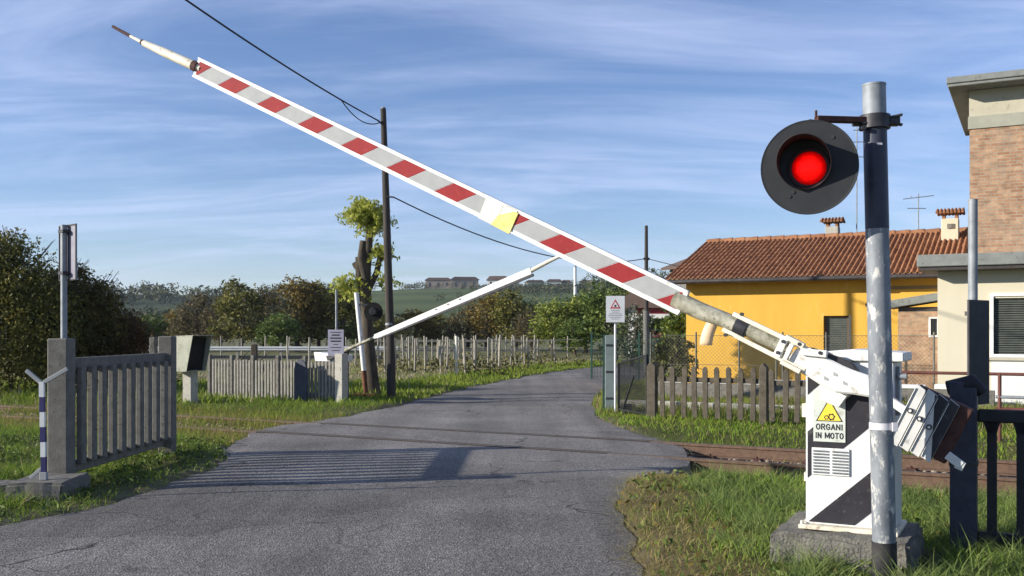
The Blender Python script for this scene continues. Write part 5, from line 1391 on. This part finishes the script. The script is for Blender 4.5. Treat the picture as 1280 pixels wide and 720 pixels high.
P = fronds((-.12,0,4.22), 190, .50, 1.15)+fronds((.02,0,4.0), 60, .42, .6)+fronds((.22,0,3.35), 40, .36, .9)+fronds((.18,0,2.75), 14, .4, .8)+fronds((-.52,0,2.62), 22, .42, .6)+fronds((-.42,0,2.45), 16, .4, .1)
V, Q = leaf_quads(np.array(P), .066, droop=.7); np_mesh('crown', V, Q, mat=M['leaf_acacia'], parent=t)

# vines, low weeds by the fences
n = 2600; row = RNG.integers(0, 5, n); y0 = np.array([32.5, 35, 38, 41.5, 45.5])[row]; xa = np.array([-5.2,-4.8,-5.6,-6.2,-7.0])[row]
x = RNG.uniform(-7, 3.6, n); y = y0+.14*(x-xa)+RNG.normal(0, .18, n); k = (x < lx(y)-.6) & (x > xa)
z = np.abs(RNG.normal(0, .33, n))*(.5+.5*np.clip(vnoise(x*1.2, y0, 1.0)+.4, 0, 1))+.08
V, Q = leaf_quads(np.c_[x, y, z][k], .13); o = np_mesh('vine_foliage', V, Q, mat=M['leaf_vine']); tag(o, 'thin yellowing vine foliage between the vineyard stakes', 'vines', kind='stuff')
# hillside woods and vineyard rows far off
def far_wood(n, pxa, pxb, ra, rb, size, hmax):
    px = RNG.uniform(pxa, pxb, n); r = RNG.uniform(ra, rb, n); yy = r/np.sqrt(1+((px-640)/F)**2); xx = (px-640)/F*yy
    return xx, yy, hmax*RNG.uniform(.45, 1.05, n), size*RNG.uniform(.7, 1.4, n)
parts = [far_wood(60, 120, 330, 430, 520, 3.0, 8), far_wood(40, 330, 470, 520, 600, 2.4, 8), far_wood(85, 490, 800, 601, 632, 1.8, 6.0), far_wood(420, 730, 1320, 330, 600, 3.0, 9),
         far_wood(45, -200, 420, 598, 625, 2.2, 7), far_wood(40, 430, 760, 260, 300, 2.4, 5), far_wood(55, 520, 800, 420, 585, 1.5, 3.5), far_wood(14, 500, 640, 570, 580, 1.8, 4), far_wood(60, -500, 120, 300, 600, 3.0, 9), far_wood(120, 720, 900, 250, 330, 2.6, 7),far_wood(190, 120, 460, 240, 330, 2.6, 6.5)]
V_, Q_, o_ = [], [], 0
for xx, yy, hh, ss in parts:
    zz = hill(xx, yy); lobe = RNG.normal(size=(len(xx), 46, 3)); lobe /= np.linalg.norm(lobe, axis=2)[..., None]
    lobe *= RNG.uniform(.5, 1.0, (len(xx), 46, 1))
    c = np.stack([xx, yy, zz+hh*.5], -1)[:, None, :]+lobe*np.stack([ss*1.25, ss*1.25, hh*.55], -1)[:, None, :]
    v, q = leaf_quads(c.reshape(-1, 3), np.repeat(ss*.42, 46)); V_.append(v); Q_.append(q+o_); o_ += len(v)
o = np_mesh('hillside_woods', np.concatenate(V_), np.concatenate(Q_), mat=M['leaf_far']); tag(o, 'dark woods and scrub scattered over the far hill', 'woods', kind='stuff')
V_, Q_, o_ = [], [], 0
for px in np.arange(612, 742, 5.2):
    r = np.linspace(470, 560, 60); yy = r; xx = (px-640)/F*515+ (r-515)*.05; c = np.stack([xx, yy, hill(xx, yy)+.9], -1)+RNG.normal(0, .25, (60, 3))
    v, q = leaf_quads(np.repeat(c, 5, 0)+RNG.normal(0, .35, (300, 3)), .85); V_.append(v); Q_.append(q+o_); o_ += len(v)
o = np_mesh('hillside_vineyard', np.concatenate(V_), np.concatenate(Q_), mat=M['leaf_far']); tag(o, 'dark vineyard rows below the hilltop village', 'vineyard', kind='stuff')

# ================================================================== sky, sun, camera
EL, AZ = R(18.5), R(12.0)                         # sun from the left, a little behind the camera
sd = Vector((-math.cos(AZ)*math.cos(EL), -math.sin(AZ)*math.cos(EL), math.sin(EL)))
sun = bpy.data.lights.new('sun', 'SUN'); sun.energy = 4.9; sun.angle = R(.5); sun.color = (1, .93, .82)
so = bpy.data.objects.new('sun', sun); COL.objects.link(so); so.rotation_euler = (-sd).to_track_quat('-Z', 'Y').to_euler()
w = bpy.data.worlds.new('World'); S.world = w; w.use_nodes = True; nt = w.node_tree; bg = nt.nodes['Background']
N = lambda t: nt.nodes.new(t)
sky = N('ShaderNodeTexSky'); sky.sky_type = 'NISHITA'; sky.sun_disc = False; sky.sun_elevation = EL; sky.sun_rotation = math.atan2(sd.x, sd.y); sky.air_density = 1.0; sky.dust_density = .0; sky.ozone_density = 2.0
tc = N('ShaderNodeTexCoord'); sp = N('ShaderNodeSeparateXYZ'); nt.links.new(tc.outputs['Generated'], sp.inputs[0])
def mth(op, a, b=None, c=None):
    x = N('ShaderNodeMath'); x.operation = op
    for i, v in enumerate((a, b, c)):
        if v is None: continue
        if hasattr(v, 'links'): nt.links.new(v, x.inputs[i])
        else: x.inputs[i].default_value = v
    return x.outputs[0]
dz = mth('ADD', mth('MAXIMUM', sp.outputs[2], 0.0), .16)
cb_ = N('ShaderNodeCombineXYZ'); nt.links.new(mth('DIVIDE', sp.outputs[0], dz), cb_.inputs[0]); nt.links.new(mth('DIVIDE', sp.outputs[1], dz), cb_.inputs[1])
def cloud(scale, rot, sc, det, lo, hi, dist=.6):
    mp = N('ShaderNodeMapping'); mp.inputs['Scale'].default_value = sc; mp.inputs['Rotation'].default_value = (0, 0, R(rot)); nt.links.new(cb_.outputs[0], mp.inputs[0])
    nz = N('ShaderNodeTexNoise'); nz.inputs['Scale'].default_value = scale; nz.inputs['Detail'].default_value = det; nz.inputs['Roughness'].default_value = .62; nz.inputs['Distortion'].default_value = dist
    nt.links.new(mp.outputs[0], nz.inputs['Vector'])
    mr_ = N('ShaderNodeMapRange'); mr_.interpolation_type = 'SMOOTHSTEP'; mr_.inputs[1].default_value = lo; mr_.inputs[2].default_value = hi; nt.links.new(nz.outputs['Fac'], mr_.inputs[0]); return mr_.outputs[0]
c1 = cloud(1.3, 14, (.55, 1.5, 1), 9, .38, .76); c2 = cloud(3.2, 20, (.35, 1.7, 1), 10, .42, .8, 1.0)
fac = mth('MULTIPLY', mth('ADD', mth('MULTIPLY', c1, .62), mth('MULTIPLY', c2, .22)), .74)
mx = N('ShaderNodeMix'); mx.data_type = 'RGBA'; nt.links.new(fac, mx.inputs[0]); tn = N('ShaderNodeMix'); tn.data_type = 'RGBA'; tn.blend_type = 'MULTIPLY'; tn.inputs[0].default_value = 1; nt.links.new(sky.outputs[0], tn.inputs[6]); tn.inputs[7].default_value = (.74, .80, 1.04, 1); nt.links.new(tn.outputs[2], mx.inputs[6]); mx.inputs[7].default_value = (5.3, 6.0, 8.2, 1)
nt.links.new(mx.outputs[2], bg.inputs[0]); bg.inputs[1].default_value = .10

# valley air
m = MB(); m.span((-960, -80, -1.6), (960, 1400, 75)); hz = m.build('haze', M['grass']); hz.data.materials.clear()
hm = bpy.data.materials.new('haze_air'); hm.use_nodes = True; ht = hm.node_tree; ht.nodes.remove(ht.nodes['Principled BSDF'])
pv = ht.nodes.new('ShaderNodeVolumePrincipled'); pv.inputs['Color'].default_value = (.72, .80, .95, 1); pv.inputs['Density'].default_value = .00015; pv.inputs['Anisotropy'].default_value = .2
ht.links.new(pv.outputs[0], ht.nodes['Material Output'].inputs['Volume']); hz.data.materials.append(hm)
tag(hz, 'thin bluish valley haze in front of the far hill', 'haze', kind='stuff')

cam = bpy.data.cameras.new('camera'); co = bpy.data.objects.new('camera', cam); COL.objects.link(co)
co.location = (0, 0, EYE); co.rotation_euler = (R(90), 0, 0)
cam.sensor_width = 36; cam.lens = 36*F/1280; cam.shift_y = (HY-360)/1280; cam.clip_start = .1; cam.clip_end = 6000
S.camera = co
vs_ = S.view_settings; vs_.view_transform = 'Standard'; vs_.look = 'None'; vs_.exposure = 0.6; vs_.gamma = 1; vs_.use_curve_mapping = False
